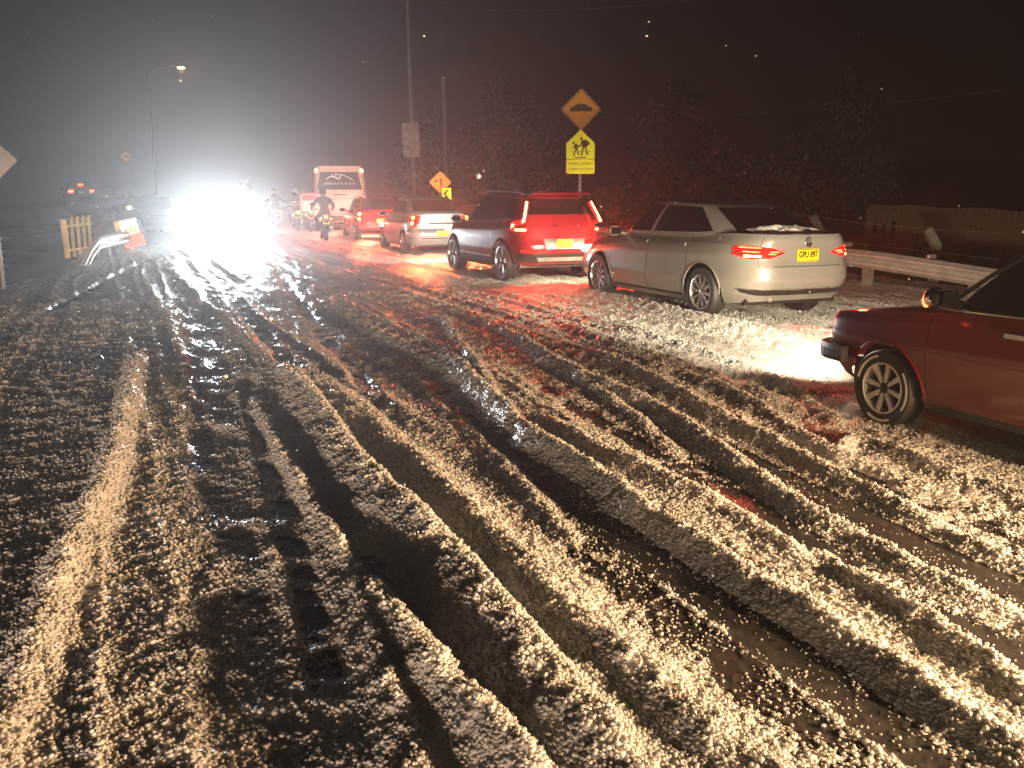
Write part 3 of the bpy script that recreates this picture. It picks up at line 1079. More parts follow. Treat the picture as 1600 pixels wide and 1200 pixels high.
    for k in range(1, KR + 1):
        t = 1 - k / KR
        for j in range(GN):
            x, y = xm + (xx[j] - xm) * (0.02 + 0.98 * t), yy[j] * t
            zr = g['roof'] - g.get('fall', 0.0) * min(1, max(0, (g['f'][1] - x) / (g['f'][1] - g['r'][1]))) ** 2
            HV.append(Vector((x, y, zr + g.get('crown', 0.035) * (1 - t ** 2))))
    for k in range(KR):
        a0 = GS * GN if k == 0 else base + (k - 1) * GN
        b0 = base + k * GN
        for j in range(GN):
            shell.append((a0 + j, a0 + (j + 1) % GN, b0 + (j + 1) % GN, b0 + j))
    sub_mesh('roof', HV, shell, sp.get('roof_paint', paint), root)
    for (nm, w, left), qs in panes.items():
        sub_mesh(nm, HV, qs, sp.get('glass', M['glass']), root)
    # underside and wheel housings
    f0, r0 = sp['front'][0][1], sp['rear'][0][1]
    wd = sp['width'][0][1]
    zb = sp['bottom'][len(sp['bottom']) // 2][1]
    ub = MB()
    edges = [r0 + 0.12, xw[1] - Ra, xw[1] + Ra, xw[0] - Ra, xw[0] + Ra, f0 - 0.12]
    for a, b in ((edges[0], edges[1]), (edges[2], edges[3]), (edges[4], edges[5])):
        if b > a:
            ub.box(((a + b) / 2, 0, zb + 0.14), (b - a, 2 * wd - 0.20, 0.20))
    ub.box(((edges[0] + edges[5]) / 2, 0, zb + 0.2), (edges[5] - edges[0], 2 * wd - 0.62, 0.24))
    for w in xw:
        for sd in (1, -1):
            n = 16
            vs, fs = [], []
            yo, yi = sd * (wd - 0.03), sd * (wd - 0.34)
            for i in range(n + 1):
                a = math.pi * (-0.06 + 1.12 * i / n)
                for yy_ in (yo, yi):
                    vs.append((w + Ra * 1.01 * math.cos(a), yy_, r + Ra * 1.01 * math.sin(a)))
            for i in range(n):
                fs.append((2 * i, 2 * i + 1, 2 * i + 3, 2 * i + 2))
            ub.add(vs, fs)
    ub.build('underbody', M['plastic'], root)
    # wheels
    for w in xw:
        for sd in (1, -1):
            make_wheel('wheel', root, w, sd * (sp['track']), r, sp.get('tyre_w', 0.20), sp['rim'], sd, arc=sp.get('tyre_arc', False))
    for w in xw:
        for sd in (1, -1):
            n = 20
            mb = MB()
            pts = []
            q0 = None
            for i in range(n + 1):
                a = math.pi * (0.0 + 1.0 * i / n)
                x, z = w + (Ra + 0.004) * math.cos(a), r + (Ra + 0.004) * math.sin(a)
                pts.append(tub.pt(tub.qx(x, sd), max(z, r * 0.8), 0.004))
            mb.tube(pts, sp.get('lip_r', 0.008), 6)
            mb.build('arch_lip', sp.get('lip', paint), root, True)
    # mirrors
    mx_, mz_ = sp['mirror']
    for sd in (1, -1):
        yb = sp['mirror_y']
        m_ = MB()
        m_.box((mx_, sd * (yb + 0.13), mz_), (0.11, 0.20, 0.13), (0, 0, sd * 0.15), 0.035)
        m_.tube([(mx_ + 0.02, sd * (yb - 0.08), mz_ - 0.05), (mx_ + 0.01, sd * (yb + 0.06), mz_ - 0.02)], 0.022, 6)
        mo = m_.build('wing_mirror', sp.get('mirror_mat', paint), root, True)
        g_ = MB().box((mx_ - 0.058, sd * (yb + 0.13), mz_), (0.006, 0.165, 0.10), (0, 0, sd * 0.15)).build('mirror_glass', M['glass'], mo)
    return root, tub

def beams(root, x, y, z, energy, col, pitch=-0.03, cone=120, size=0.07, blend=0.8, dx=0.05):
    for sd in (1, -1):
        lamp('headlamp_beam', 'SPOT', root, (x + dx, sd * y, z), (1, 0, pitch), energy, col, size, cone, blend)

def tail_glow(root, x, y, z, energy, col=(1.0, 0.05, 0.02), cone=125):
    for sd in (1, -1):
        lamp('tail_lamp_light', 'SPOT', root, (x - 0.05, sd * y, z), (-1, 0, -0.50), energy, col, 0.06, cone, 0.8)

HEAD = R(90) + ROAD_A
def park(root, x, y, heading=HEAD, z=None):
    root.location = (x, y, bed_z(x, y) + 0.012 if z is None else z)
    root.rotation_euler = (0, 0, heading)

RIM_SEDAN = dict(ratio=0.68, spokes=10, w=(0.016, 0.020), mat='alloy', ring='alloy', phase=0.1)
RIM_SUV = dict(ratio=0.76, spokes=5, w=(0.018, 0.020), split=(-0.14, 0.14), mat='alloy', ring='alloy', phase=0.5, cap='dark_alloy')
RIM_OLD = dict(ratio=0.66, spokes=8, w=(0.012, 0.020), mat='white_alloy', ring='white_alloy', phase=0.2, cap='dark_alloy')
RIM_PLAIN = dict(ratio=0.66, spokes=5, w=(0.03, 0.03), mat='alloy', ring='alloy', phase=0.2)

PAINT_SILVER = wet_paint('silver_grey_paint', (0.27, 0.258, 0.24), 0.30, 0.25)
PAINT_CHAMP = wet_paint('pale_silver_paint', (0.60, 0.62, 0.60), 0.30, 0.45)
PAINT_RED = wet_paint('dark_red_paint', (0.16, 0.006, 0.011), 0.36, coat=0.6)
PAINT_SUV = wet_paint('deep_red_paint', (0.22, 0.010, 0.016), 0.24, coat=0.5)
PAINT_HATCH = wet_paint('bright_red_paint', (0.38, 0.02, 0.018), 0.25)
PAINT_DARK = wet_paint('charcoal_paint', (0.03, 0.032, 0.036), 0.3)
PAINT_BUS = P('bus_white_red_glow', (0.74, 0.46, 0.42), 0.35, var=0.12)  # white bus; the red tail-lamp glow on it is put into this colour

# ---- grey saloon, third row from the camera side
SEDAN = dict(
    front=[(0, 2.12), (0.2, 2.28), (0.5, 2.34), (0.8, 2.26), (1, 2.12)],
    rear=[(0, -2.14), (0.12, -2.24), (0.3, -2.31), (0.5, -2.30), (0.62, -2.27), (0.8, -2.26), (0.95, -2.28), (1, -2.25)],
    width=[(0, 0.80), (0.12, 0.855), (0.35, 0.89), (0.62, 0.875), (0.72, 0.872), (0.85, 0.83), (1, 0.745)],
    top=[(-2.31, 1.065), (-2.2, 1.085), (-1.7, 1.085), (-1.0, 1.03), (0, 1.0), (0.9, 0.985), (1.5, 0.90), (2.0, 0.78), (2.34, 0.66)],
    bottom=[(-2.31, 0.30), (-1.9, 0.24), (-1.3, 0.19), (0, 0.18), (1.3, 0.19), (1.9, 0.22), (2.34, 0.26)],
    n=6.5, taper=(0.07, 0.035), N=420, S=60, r=0.325, wheels=(1.37, -1.31), arch=0.375, track=0.775, tyre_w=0.205,
    rim=RIM_SEDAN, paint=PAINT_SILVER, doors={'front': (-0.02, 1.0), 'rear': (-0.98, -0.02)}, handle_z=0.90, handle_mat=PAINT_SILVER,
    house=dict(f=(1.10, 0.28), r=(-1.92, -1.02), w=(0.76, 0.565), roof=1.455, n=4.6, fall=0.03, crown=0.04, rp=1.0, glass_s=(0.10, 0.86),
               side={'front': (0.06, 0.86), 'rear': (-1.20, -0.02)}, side_n=0.84),
    mirror=(0.72, 1.03), mirror_y=0.84)
def park_by_wheel(root, px, py, lx, ly, heading):
    """stand the vehicle so that its wheel at (lx, ly) touches the sighted spot"""
    w = at(px, py)
    for _ in range(5):
        w = at(px, py, bed_z(w.x, w.y))
    f = Vector((math.cos(heading), math.sin(heading)))
    l = Vector((-f.y, f.x))
    park(root, w.x - f.x * lx - l.x * ly, w.y - f.y * lx - l.y * ly, heading)
def vw_style_tail(root, tub, sp, lamps_on=True):
    """tapering wrap-round tail lamps with inner light bars"""
    for sd in (1, -1):
        lens = tub.patch('tail_light', [(sd * 0.36, 0.865), (sd * 0.55, 0.925), (sd * 0.80, 0.945), (sd * 1.06, 0.94)], [(sd * 0.36, 0.855), (sd * 0.55, 0.80), (sd * 0.80, 0.79), (sd * 1.06, 0.84)], M['tail_dim'], root, 0.008, 0.02, 26, 6)
        for q0, q1, z0, z1 in ((0.68, 0.98, 0.915, 0.93), (0.68, 0.90, 0.865, 0.88), (0.66, 0.88, 0.81, 0.835), (0.44, 0.56, 0.865, 0.88), (0.48, 0.58, 0.84, 0.855)):
            tub.patch('light_bar', [(sd * q0, z1), (sd * q1, z1 + 0.004)], [(sd * q0, z0), (sd * q1, z0 + 0.004)], M['tail'] if z0 > 0.83 else M['tail_hot'], lens, 0.012, 0.006, 8, 1)

def saloon_rear(root, tub, plate, plate_z=0.83):
    tub.strip('boot_gap', [(-0.70, 0.70), (0.70, 0.70)], 0.007, M['black'], root, 0.002, 0.006)
    for sd in (1, -1):
        tub.strip('boot_gap', [(sd * 0.70, 1.04), (sd * 0.70, 0.70)], 0.006, M['black'], root, 0.002, 0.006, vertical=True)
    tub.patch('lower_bumper', [(-1.0, 0.43), (-0.8, 0.425), (0, 0.42), (0.8, 0.425), (1.0, 0.43)], [(-0.9, 0.385), (-0.7, 0.355), (0, 0.35), (0.7, 0.355), (0.9, 0.385)], M['plastic'], root, 0.006, 0.03, 40, 3)
    tub.patch('chrome_strip', [(-0.98, 0.437), (0, 0.427), (0.98, 0.437)], [(-0.98, 0.425), (0, 0.415), (0.98, 0.425)], M['chrome'], root, 0.014, 0.012, 40, 1)
    p = tub.pt(0, plate_z)
    if plate is not None:
        licence_plate(root, p.x - 0.012, plate_z, plate, 0)
    ex = MB()
    ex.tube([tub.pt(0.48, 0.34, -0.1) + Vector((0.2, 0, -0.06)), tub.pt(0.48, 0.34, -0.02) + Vector((0, 0, -0.06))], 0.028, 10)
    ex.build('exhaust_pipe', M['galv'], root, True)

sedan, tub = build_car('saloon_car', 'silver grey saloon car plated GPU 897 with hail on its rear window', 'car', SEDAN, 'vehicles queued on the snowy road')
vw_style_tail(sedan, tub, SEDAN)
saloon_rear(sedan, tub, 'GPU 897')
# round badge: ring with two stacked chevrons
c = tub.pt(0, 0.985)
bd = MB().lathe([(0.052, -0.006), (0.060, 0.0), (0.052, 0.006), (0.046, 0.0)], 24, 'x', closed=True)
def stroke(mb, a, b, w, t=0.006):
    a, b = Vector(a), Vector(b)
    d = (b - a).normalized()
    s = Vector((0, -d.z, d.y)) * (w / 2)
    vs = [a + s, a - s, b - s, b + s]
    vs += [v + Vector((t, 0, 0)) for v in vs]
    mb.add(vs, [(0, 1, 2, 3), (7, 6, 5, 4), (0, 4, 5, 1), (1, 5, 6, 2), (2, 6, 7, 3), (3, 7, 4, 0)])
for a, b in (((-0.022, 0.044), (0, 0.008)), ((0.022, 0.044), (0, 0.008)), ((-0.04, 0.026), (-0.02, -0.042)), ((0.04, 0.026), (0.02, -0.042)), ((-0.02, -0.042), (0, -0.004)), ((0.02, -0.042), (0, -0.004))):
    stroke(bd, (-0.003, a[0], a[1]), (-0.003, b[0], b[1]), 0.011)
bo = bd.build('badge', M['chrome'], sedan, True)
bo.location = (c.x - 0.008, 0, 0.985)
for sd in (1, -1): MB().tube([(2.12, sd * 0.55, 0.70), (2.16, sd * 0.72, 0.70)], 0.05, 10).build('headlight', M['head_warm'], sedan, True)
tub.strip('sill_trim', [(tub.qx(-0.9), 0.255), (tub.qx(0.95), 0.255)], 0.03, M['plastic'], sedan, 0.004, 0.02)
tub.strip('waist_crease', [(tub.qx(-2.0), 0.955), (tub.qx(0.0), 0.93), (tub.qx(1.6), 0.88)], 0.012, PAINT_SILVER, sedan, 0.005, 0.012)
MB().box((-1.00, 0, 1.462), (0.03, 0.86, 0.012), None, 0.004).build('roof_edge_trim', M['chrome'], sedan)
MB().sphere((0.735, 0.99, 1.03), 0.028, 10, 6, (1, 1, 0.8)).build('indicator_light', M['amber'], sedan, True)
sedan.scale = (1.03, 1.03, 1.03)
park_by_wheel(sedan, 1093, 497, -1.31 * 1.03, 0.86 * 1.03, HEAD + R(1.5))
tail_glow(sedan, -2.36, 0.68, 0.87, 60)
beams(sedan, 2.36, 0.60, 0.68, 260, (1.0, 0.80, 0.50), -0.06, 110)

# ---- deep red off-roader ahead of it
SUV = dict(
    front=[(0, 2.02), (0.2, 2.18), (0.5, 2.22), (0.8, 2.16), (1, 2.02)],
    rear=[(0, -1.98), (0.15, -2.13), (0.32, -2.19), (0.45, -2.19), (0.55, -2.15), (0.85, -2.11), (1, -2.05)],
    width=[(0, 0.84), (0.12, 0.90), (0.4, 0.925), (0.7, 0.915), (0.85, 0.90), (1, 0.84)],
    top=[(-2.2, 1.13), (-1.5, 1.11), (-0.5, 1.06), (0.5, 1.03), (1.1, 1.03), (1.7, 0.99), (2.0, 0.92), (2.22, 0.84)],
    bottom=[(-2.2, 0.36), (-1.8, 0.30), (-1.2, 0.24), (0, 0.23), (1.2, 0.24), (1.8, 0.26), (2.22, 0.30)],
    n=6.5, taper=(0.06, 0.03), N=320, S=48, r=0.365, wheels=(1.36, -1.34), arch=0.42, track=0.80, tyre_w=0.235,
    rim=RIM_SUV, paint=PAINT_SUV, roof_paint=PAINT_SUV, doors={'front': (0.0, 1.0), 'rear': (-0.95, 0.0)}, handle_z=0.98,
    lip=M['plastic'], mirror_mat=M['plastic'],
    house=dict(f=(1.12, 0.42), r=(-2.10, -1.80), w=(0.83, 0.62), roof=1.60, n=5.2, fall=0.05, crown=0.045, rp=1.0, glass_s=(0.10, 0.84),
               side={'front': (0.05, 0.98), 'rear': (-0.95, -0.02), 'quarter': (-1.62, -1.02)}, side_n=0.86, rear_n=0.72, rear_s=0.2),
    mirror=(0.78, 1.10), mirror_y=0.90)
suv, tub = build_car('suv', 'dark red sport utility vehicle plated KNX 971 with tall hooked tail lights', 'car', SUV, 'vehicles queued on the snowy road')
for sd in (1, -1):
    pts = [(-1.93, sd * 0.645, 1.45), (-1.99, sd * 0.69, 1.33), (-2.05, sd * 0.74, 1.20), (-2.085, sd * 0.775, 1.115), tuple(tub.pt(sd * 1.06, 1.06, 0.012)), tuple(tub.pt(sd * 1.08, 1.03, 0.012)), tuple(tub.pt(sd * 1.08, 0.97, 0.012)), tuple(tub.pt(sd * 0.95, 0.955, 0.014)), tuple(tub.pt(sd * 0.74, 0.955, 0.014))]
    t = MB().tube(pts, 0.021, 8).build('tail_light', M['tail_hot'], suv, True)
    MB().tube([Vector(p) + Vector((0.03, -sd * 0.012, 0)) for p in pts], 0.042, 8).build('lamp_housing', M['tail_dim'], t, True)
MB().box((-1.93, 0, 1.585), (0.34, 1.12, 0.025), (0, R(6), 0), 0.01).build('roof_spoiler', PAINT_SUV, suv)
MB().prism([(-1.62, 1.62), (-1.55, 1.70), (-1.50, 1.69), (-1.42, 1.62)], -0.015, 0.015).build('roof_aerial', PAINT_SUV, suv)
for sd in (1, -1):
    MB().tube([(0.35, sd * 0.60, 1.60), (0.2, sd * 0.61, 1.645), (-0.7, sd * 0.61, 1.65), (-1.55, sd * 0.60, 1.615), (-1.65, sd * 0.59, 1.58)], 0.014, 6).build('roof_rail', M['galv'], suv, True)
for k_, ltr in enumerate('VOLVO'):
    lo_ = tub.pt(0.30 - 0.15 * k_, 1.03, 0.010)
    text_mesh('tailgate_letter', ltr, 0.075, M['chrome'], suv, tuple(lo_), (R(90), 0, R(-90)), 0.003)
tub.patch('plate_recess', [(-0.42, 0.80), (0.42, 0.80)], [(-0.36, 0.62), (0.36, 0.62)], M['alloy'], suv, 0.004, 0.02, 12, 2)
p = tub.pt(0, 0.71)
licence_plate(suv, p.x - 0.016, 0.71, 'KNX 971')
tub.strip('tailgate_gap', [(-0.78, 0.60), (0.78, 0.60)], 0.008, M['black'], suv, 0.002, 0.006)
tub.strip('tailgate_crease', [(-0.85, 0.86), (0, 0.85), (0.85, 0.86)], 0.03, PAINT_SUV, suv, 0.010, 0.02)
tub.patch('rear_bumper', [(-1.05, 0.54), (0, 0.53), (1.05, 0.54)], [(-0.98, 0.39), (0, 0.38), (0.98, 0.39)], M['plastic'], suv, 0.02, 0.04, 40, 4)
tub.patch('skid_plate', [(-0.55, 0.475), (0.55, 0.475)], [(-0.5, 0.41), (0.5, 0.41)], M['galv'], suv, 0.03, 0.012, 20, 2)
for sd in (1, -1):
    tub.patch('bumper_reflector', [(sd * 0.55, 0.60), (sd * 0.86, 0.605)], [(sd * 0.57, 0.565), (sd * 0.86, 0.57)], M['tail_dim'], suv, 0.014, 0.012, 8, 1)
    tub.patch('door_trim', [(tub.qx(-0.9, sd), 0.45), (tub.qx(0.9, sd), 0.45)], [(tub.qx(-0.9, sd), 0.27), (tub.qx(0.9, sd), 0.27)], M['plastic'], suv, 0.012, 0.02, 16, 3)
    tub.strip('door_bright_strip', [(tub.qx(-0.80, sd), 0.44), (tub.qx(0.85, sd), 0.44)], 0.026, M['galv'], suv, 0.024, 0.014)
for sd in (1, -1): MB().box((2.12, sd * 0.62, 0.86), (0.10, 0.36, 0.11), (0, 0, sd * -0.3), 0.02).build('headlight', M['head_warm'], suv)
_p = (at(785, 438) + at(720, 423.4)) / 2
park(suv, _p.x + 0.80 * RR.x, _p.y + 0.80 * RR.y, HEAD + R(0.5))
tail_glow(suv, -2.24, 0.80, 1.02, 170)
beams(suv, 2.24, 0.60, 0.84, 420, (1.0, 0.92, 0.78), -0.06, 110)

# ---- pale saloon farther up
CHEV = dict(SEDAN)
CHEV.update(paint=PAINT_CHAMP, rim=RIM_PLAIN, N=260, S=40, handle_mat=PAINT_CHAMP, n=7.0,
    rear=[(0, -2.10), (0.12, -2.20), (0.3, -2.26), (0.42, -2.24), (0.46, -2.18), (0.8, -2.14), (0.95, -2.16), (1, -2.14)],
    top=[(-2.26, 1.08), (-1.7, 1.09), (-1.0, 1.04), (0, 1.01), (0.9, 0.985), (1.5, 0.90), (2.0, 0.78), (2.34, 0.66)],
    house=dict(SEDAN['house'], r=(-1.86, -1.05), roof=1.49, w=(0.77, 0.60)))
chev, tub = build_car('saloon_car', 'pale silver saloon car with gold bow-tie badge ahead of the red off-roader', 'car', CHEV, 'vehicles queued on the snowy road')
for sd in (1, -1):
    lens = tub.patch('tail_light', [(sd * 0.60, 1.00), (sd * 0.80, 1.04), (sd * 1.02, 1.04)], [(sd * 0.60, 0.84), (sd * 0.78, 0.70), (sd * 0.96, 0.76)], M['tail_dim'], chev, 0.010, 0.03, 16, 6)
    for z in (0.96, 0.82):
        lp = tub.pt(sd * 0.80, z, 0.012)
        MB().sphere(tuple(lp), 0.055, 12, 8, (0.35, 1, 0.9)).build('lamp_bulb', M['amber'] if z > 0.9 else M['tail_hot'], lens, True)
cc = tub.pt(0, 0.985)
MB().prism([(-0.10, 0.012), (-0.04, 0.012), (-0.034, 0.034), (0.034, 0.034), (0.04, 0.012), (0.115, 0.012), (0.10, -0.016), (0.04, -0.016), (0.034, -0.038), (-0.034, -0.038), (-0.04, -0.016), (-0.115, -0.016)], -0.008, 0.0).build('badge', M['plate'], chev)
bt = chev.children[-1]; bt.rotation_euler = (0, 0, R(-90)); bt.location = (cc.x - 0.004, 0, 0.985)
tub.strip('boot_gap', [(-0.62, 0.66), (0.62, 0.66)], 0.008, M['black'], chev, 0.002, 0.006)
tub.strip('bumper_gap', [(-0.95, 0.44), (0.95, 0.44)], 0.02, M['plastic'], chev, 0.004, 0.01)
tub.strip('chrome_strip', [(-0.35, 0.82), (0.35, 0.82)], 0.03, M['chrome'], chev, 0.012, 0.02)
licence_plate(chev, tub.pt(0, 0.57).x - 0.014, 0.57, None)
MB().tube([tub.pt(-0.5, 0.34, -0.1) + Vector((0.1, 0, -0.05)), tub.pt(-0.5, 0.34, 0.03) + Vector((0, 0, -0.05))], 0.035, 10).build('exhaust_pipe', M['chrome'], chev, True)
for sd in (1, -1): MB().box((2.12, sd * 0.6, 0.68), (0.10, 0.32, 0.12), (0, 0, sd * -0.3), 0.02).build('headlight', M['head_warm'], chev)
_p = at(633, 396)
_o = Vector((0.775, -1.31))
park_by_wheel(chev, 633, 397, -1.31, 0.80, HEAD - R(3))
tail_glow(chev, -2.34, 0.70, 0.9, 340, (1.0, 0.16, 0.05))
beams(chev, 2.36, 0.60, 0.68, 260, (1.0, 0.85, 0.6), -0.06, 110)

# ---- red hatchback
HATCH = dict(
    front=[(0, 1.72), (0.25, 1.86), (0.55, 1.90), (0.85, 1.82), (1, 1.70)],
    rear=[(0, -1.70), (0.18, -1.82), (0.4, -1.86), (0.7, -1.83), (1, -1.76)],
    width=[(0, 0.76), (0.15, 0.81), (0.4, 0.83), (0.75, 0.82), (1, 0.76)],
    top=[(-1.86, 1.02), (-1.0, 1.0), (0, 0.98), (0.9, 0.97), (1.4, 0.88), (1.9, 0.70)],
    bottom=[(-1.86, 0.28), (-1.2, 0.20), (0, 0.19), (1.2, 0.20), (1.9, 0.24)],
    n=6, taper=(0.06, 0.03), N=220, S=36, r=0.30, wheels=(1.22, -1.22), arch=0.345, track=0.72, tyre_w=0.19,
    rim=RIM_PLAIN, paint=PAINT_HATCH, doors={'front': (-0.1, 0.85), 'rear': (-0.9, -0.1)}, handle_z=0.88,
    house=dict(f=(1.0, 0.25), r=(-1.76, -1.40), w=(0.75, 0.57), roof=1.46, n=5, fall=0.04, crown=0.04, rp=1.1, glass_s=(0.10, 0.86),
               side={'front': (-0.05, 0.8), 'rear': (-1.05, -0.12)}, side_n=0.85),
    mirror=(0.66, 1.02), mirror_y=0.80)
def hatch_rear(root, tub, plate=True):
    for sd in (1, -1):
        lens = tub.patch('tail_light', [(sd * 0.50, 0.96), (sd * 0.80, 0.99), (sd * 0.98, 0.97)], [(sd * 0.54, 0.72), (sd * 0.80, 0.64), (sd * 0.92, 0.74)], M['tail_dim'], root, 0.010, 0.03, 14, 6)
        for z, mt in ((0.90, 'tail_hot'), (0.74, 'amber')):
            lp = tub.pt(sd * 0.74, z, 0.014)
            MB().sphere(tuple(lp), 0.06, 12, 8, (0.4, 1.2, 0.8)).build('lamp_bulb', M[mt], lens, True)
    tub.strip('tailgate_gap', [(-0.55, 0.58), (0.55, 0.58)], 0.008, M['black'], root, 0.002, 0.006)
    tub.strip('bumper_trim', [(-0.85, 0.50), (0.85, 0.50)], 0.05, M['alloy'], root, 0.012, 0.02)
    tub.patch('lower_bumper', [(-0.8, 0.38), (0.8, 0.38)], [(-0.75, 0.30), (0.75, 0.30)], M['plastic'], root, 0.01, 0.03, 24, 2)
    if plate:
        licence_plate(root, tub.pt(0, 0.68).x - 0.012, 0.68, None)
    for sd in (1, -1): MB().box((1.80, sd * 0.52, 0.70), (0.08, 0.30, 0.14), (0, 0, sd * -0.3), 0.02).build('headlight', M['head_warm'], root)
hatch, tub = build_car('hatchback_car', 'bright red hatchback just ahead of the pale silver saloon', 'car', HATCH, 'vehicles queued on the snowy road')
hatch_rear(hatch, tub)
park_by_wheel(hatch, 556, 377, -1.22, 0.78, HEAD - R(4))
beams(hatch, 1.93, 0.52, 0.7, 260, (1.0, 0.85, 0.6), -0.06, 110)
tail_glow(hatch, -1.93, 0.72, 0.85, 360, (1.0, 0.10, 0.03))

# ---- grey hatchback behind the bus
HATCH2 = dict(HATCH); HATCH2['paint'] = PAINT_CHAMP
lead, tub = build_car('hatchback_car', 'silver hatchback stopped behind the white bus', 'car', HATCH2, 'vehicles queued on the snowy road')
hatch_rear(lead, tub)
park_by_wheel(lead, 524, 361.5, -1.22, 0.78, HEAD - R(5))
beams(lead, 1.93, 0.52, 0.7, 30, (1.0, 0.62, 0.45), -0.06, 110)
tail_glow(lead, -1.93, 0.72, 0.85, 300, (1.0, 0.14, 0.05))

# ---- old dark red car in front on the right
OLD = dict(
    front=[(0, 1.92), (0.3, 1.99), (0.55, 2.02), (0.9, 2.05), (1, 2.03)],
    rear=[(0, -1.95), (0.3, -2.03), (0.6, -2.05), (1, -2.03)],
    width=[(0, 0.74), (0.12, 0.785), (0.40, 0.805), (0.66, 0.812), (0.70, 0.800), (0.88, 0.772), (1, 0.735)],
    top=[(-2.05, 0.86), (-1.4, 0.90), (-0.5, 0.915), (0.5, 0.905), (0.8, 0.895), (1.4, 0.845), (1.8, 0.80), (1.95, 0.785), (2.05, 0.765)],
    bottom=[(-2.05, 0.32), (-1.7, 0.27), (-1.1, 0.22), (0, 0.21), (1.0, 0.21), (1.45, 0.235), (1.7, 0.29), (2.05, 0.36)],
    n=15, taper=(0.03, 0.03), N=520, S=64, r=0.285, wheels=(1.355, -1.09), arch=0.345, track=0.715, tyre_w=0.175,
    rim=RIM_OLD, paint=PAINT_RED, doors={'front': (0.16, 0.985), 'rear': (-0.72, 0.16)}, handle_z=0.80, handle_mat=M['white_alloy'],
    lip=PAINT_RED, tyre_arc=((0.2, 1.35), (2.5, 3.7), (4.3, 5.2)),
    house=dict(f=(0.99, 0.32), r=(-1.50, -1.05), w=(0.735, 0.59), roof=1.385, n=8, fall=0.02, crown=0.04, rp=1.0, glass_s=(0.07, 0.86),
               side={'front': (0.20, 0.85), 'rear': (-1.02, 0.14)}, side_n=0.80),
    mirror=(0.80, 1.005), mirror_y=0.76, mirror_mat=M['plastic'], crown=0.03)
old, tub = build_car('old_saloon_car', 'old dark red car with white spoked wheels pulling in from the side', 'car', OLD, 'vehicles queued on the snowy road')
for sd in (1, -1):
    q0 = tub.qx(0.985, sd)
    tub.strip('wing_crease', [(tub.qx(2.0, sd), 0.615), (tub.qx(0.95, sd), 0.61), (tub.qx(-0.1, sd), 0.60), (tub.qx(-1.9, sd), 0.59)], 0.010, PAINT_RED, old, 0.006, 0.012)
    tub.strip('sill_strip', [(tub.qx(-0.75, sd), 0.225), (tub.qx(0.98, sd), 0.225)], 0.05, M['plastic'], old, 0.004, 0.02)
F_ = tub.F
bmp = MB()
prof = [(0.06, 0.0), (0.06, 0.105), (0.0, 0.115), (-0.015, 0.05), (0.0, -0.01)]
pts = []
for qd in np.linspace(-1.02, 1.02, 41):
    pts.append((tub.pt(F_ + qd, 0.50, 0.045), tub.pt(F_ + qd, 0.50, 0.10)))
vs, fs = [], []
for a, b in pts:
    for k, (o, z) in enumerate(((0, 0), (1, 0.0), (1.15, 0.03), (1.15, 0.085), (1, 0.12), (0, 0.12))):
        v = a.lerp(b, o)
        vs.append((v.x, v.y, 0.43 + z))
for i in range(len(pts) - 1):
    for k in range(6):
        fs.append((i * 6 + k, i * 6 + (k + 1) % 6, i * 6 + 6 + (k + 1) % 6, i * 6 + 6 + k))
fs += [tuple(range(6)), tuple(range((len(pts) - 1) * 6 + 5, (len(pts) - 1) * 6 - 1, -1))]
bmp.add(vs, fs)
bmp.build('front_bumper', M['plastic'], old)
tub.patch('grille', [(F_ - 0.42, 0.685), (F_ + 0.42, 0.685)], [(F_ - 0.42, 0.56), (F_ + 0.42, 0.56)], M['plastic'], old, 0.004, 0.02, 12, 2)
for sd in (1, -1):
    lp = tub.pt(F_ + sd * 0.48, 0.625, -0.012)
    MB().lathe([(0, 0.03), (0.05, 0.026), (0.085, 0.008), (0.088, -0.03), (0, -0.03)], 20, 'x', tuple(lp)).build('headlight', M['head_warm'], old, True)
    MB().tube([(0.985, sd * 0.70, 0.90), (0.64, sd * 0.655, 1.16), (0.34, sd * 0.58, 1.365)], 0.016, 8).build('pillar_trim', M['plastic'], old, True)
    MB().tube([(0.92, sd * 0.745, 0.918), (-0.2, sd * 0.755, 0.935), (-1.1, sd * 0.75, 0.93)], 0.010, 6).build('window_trim', M['chrome'], old, True)
licence_plate(old, tub.pt(0, 0.6).x - 0.012, 0.6, None)
for sd in (1, -1):
    tub.patch('tail_light', [(sd * 0.45, 0.76), (sd * 0.74, 0.76)], [(sd * 0.45, 0.62), (sd * 0.74, 0.62)], M['tail_dim'], old, 0.01, 0.02, 8, 3)
OLD_HEAD = HEAD + R(1.0)
old.scale = (1.04, 1.04, 1.04)
park_by_wheel(old, 1372, 668, 1.355 * 1.04, 0.80 * 1.04, OLD_HEAD)
for sd in (1, -1):
    MB().sphere((0.865, sd * 0.89, 1.005), 0.10, 14, 8, (0.45, 1.0, 0.68)).build('mirror_shell', M['chrome'], old, True)
MB().sphere((0.90, 0.93, 0.985), 0.055, 12, 8, (0.35, 0.6, 0.9)).build('indicator_light', M['tail'], old, True)  # added glowing lens, stands in for the red glint on the mirror's edge
beams(old, 2.12, 0.50, 0.63, 2000, (1.0, 0.82, 0.52), 0.02, 34, blend=1.0)
for sd in (1, -1): lamp('headlamp_beam', 'SPOT', old, (2.12, sd * 0.50, 0.63), (1, -0.42, 0.03), 850, (1.0, 0.82, 0.55), 0.07, 100, 1.0)
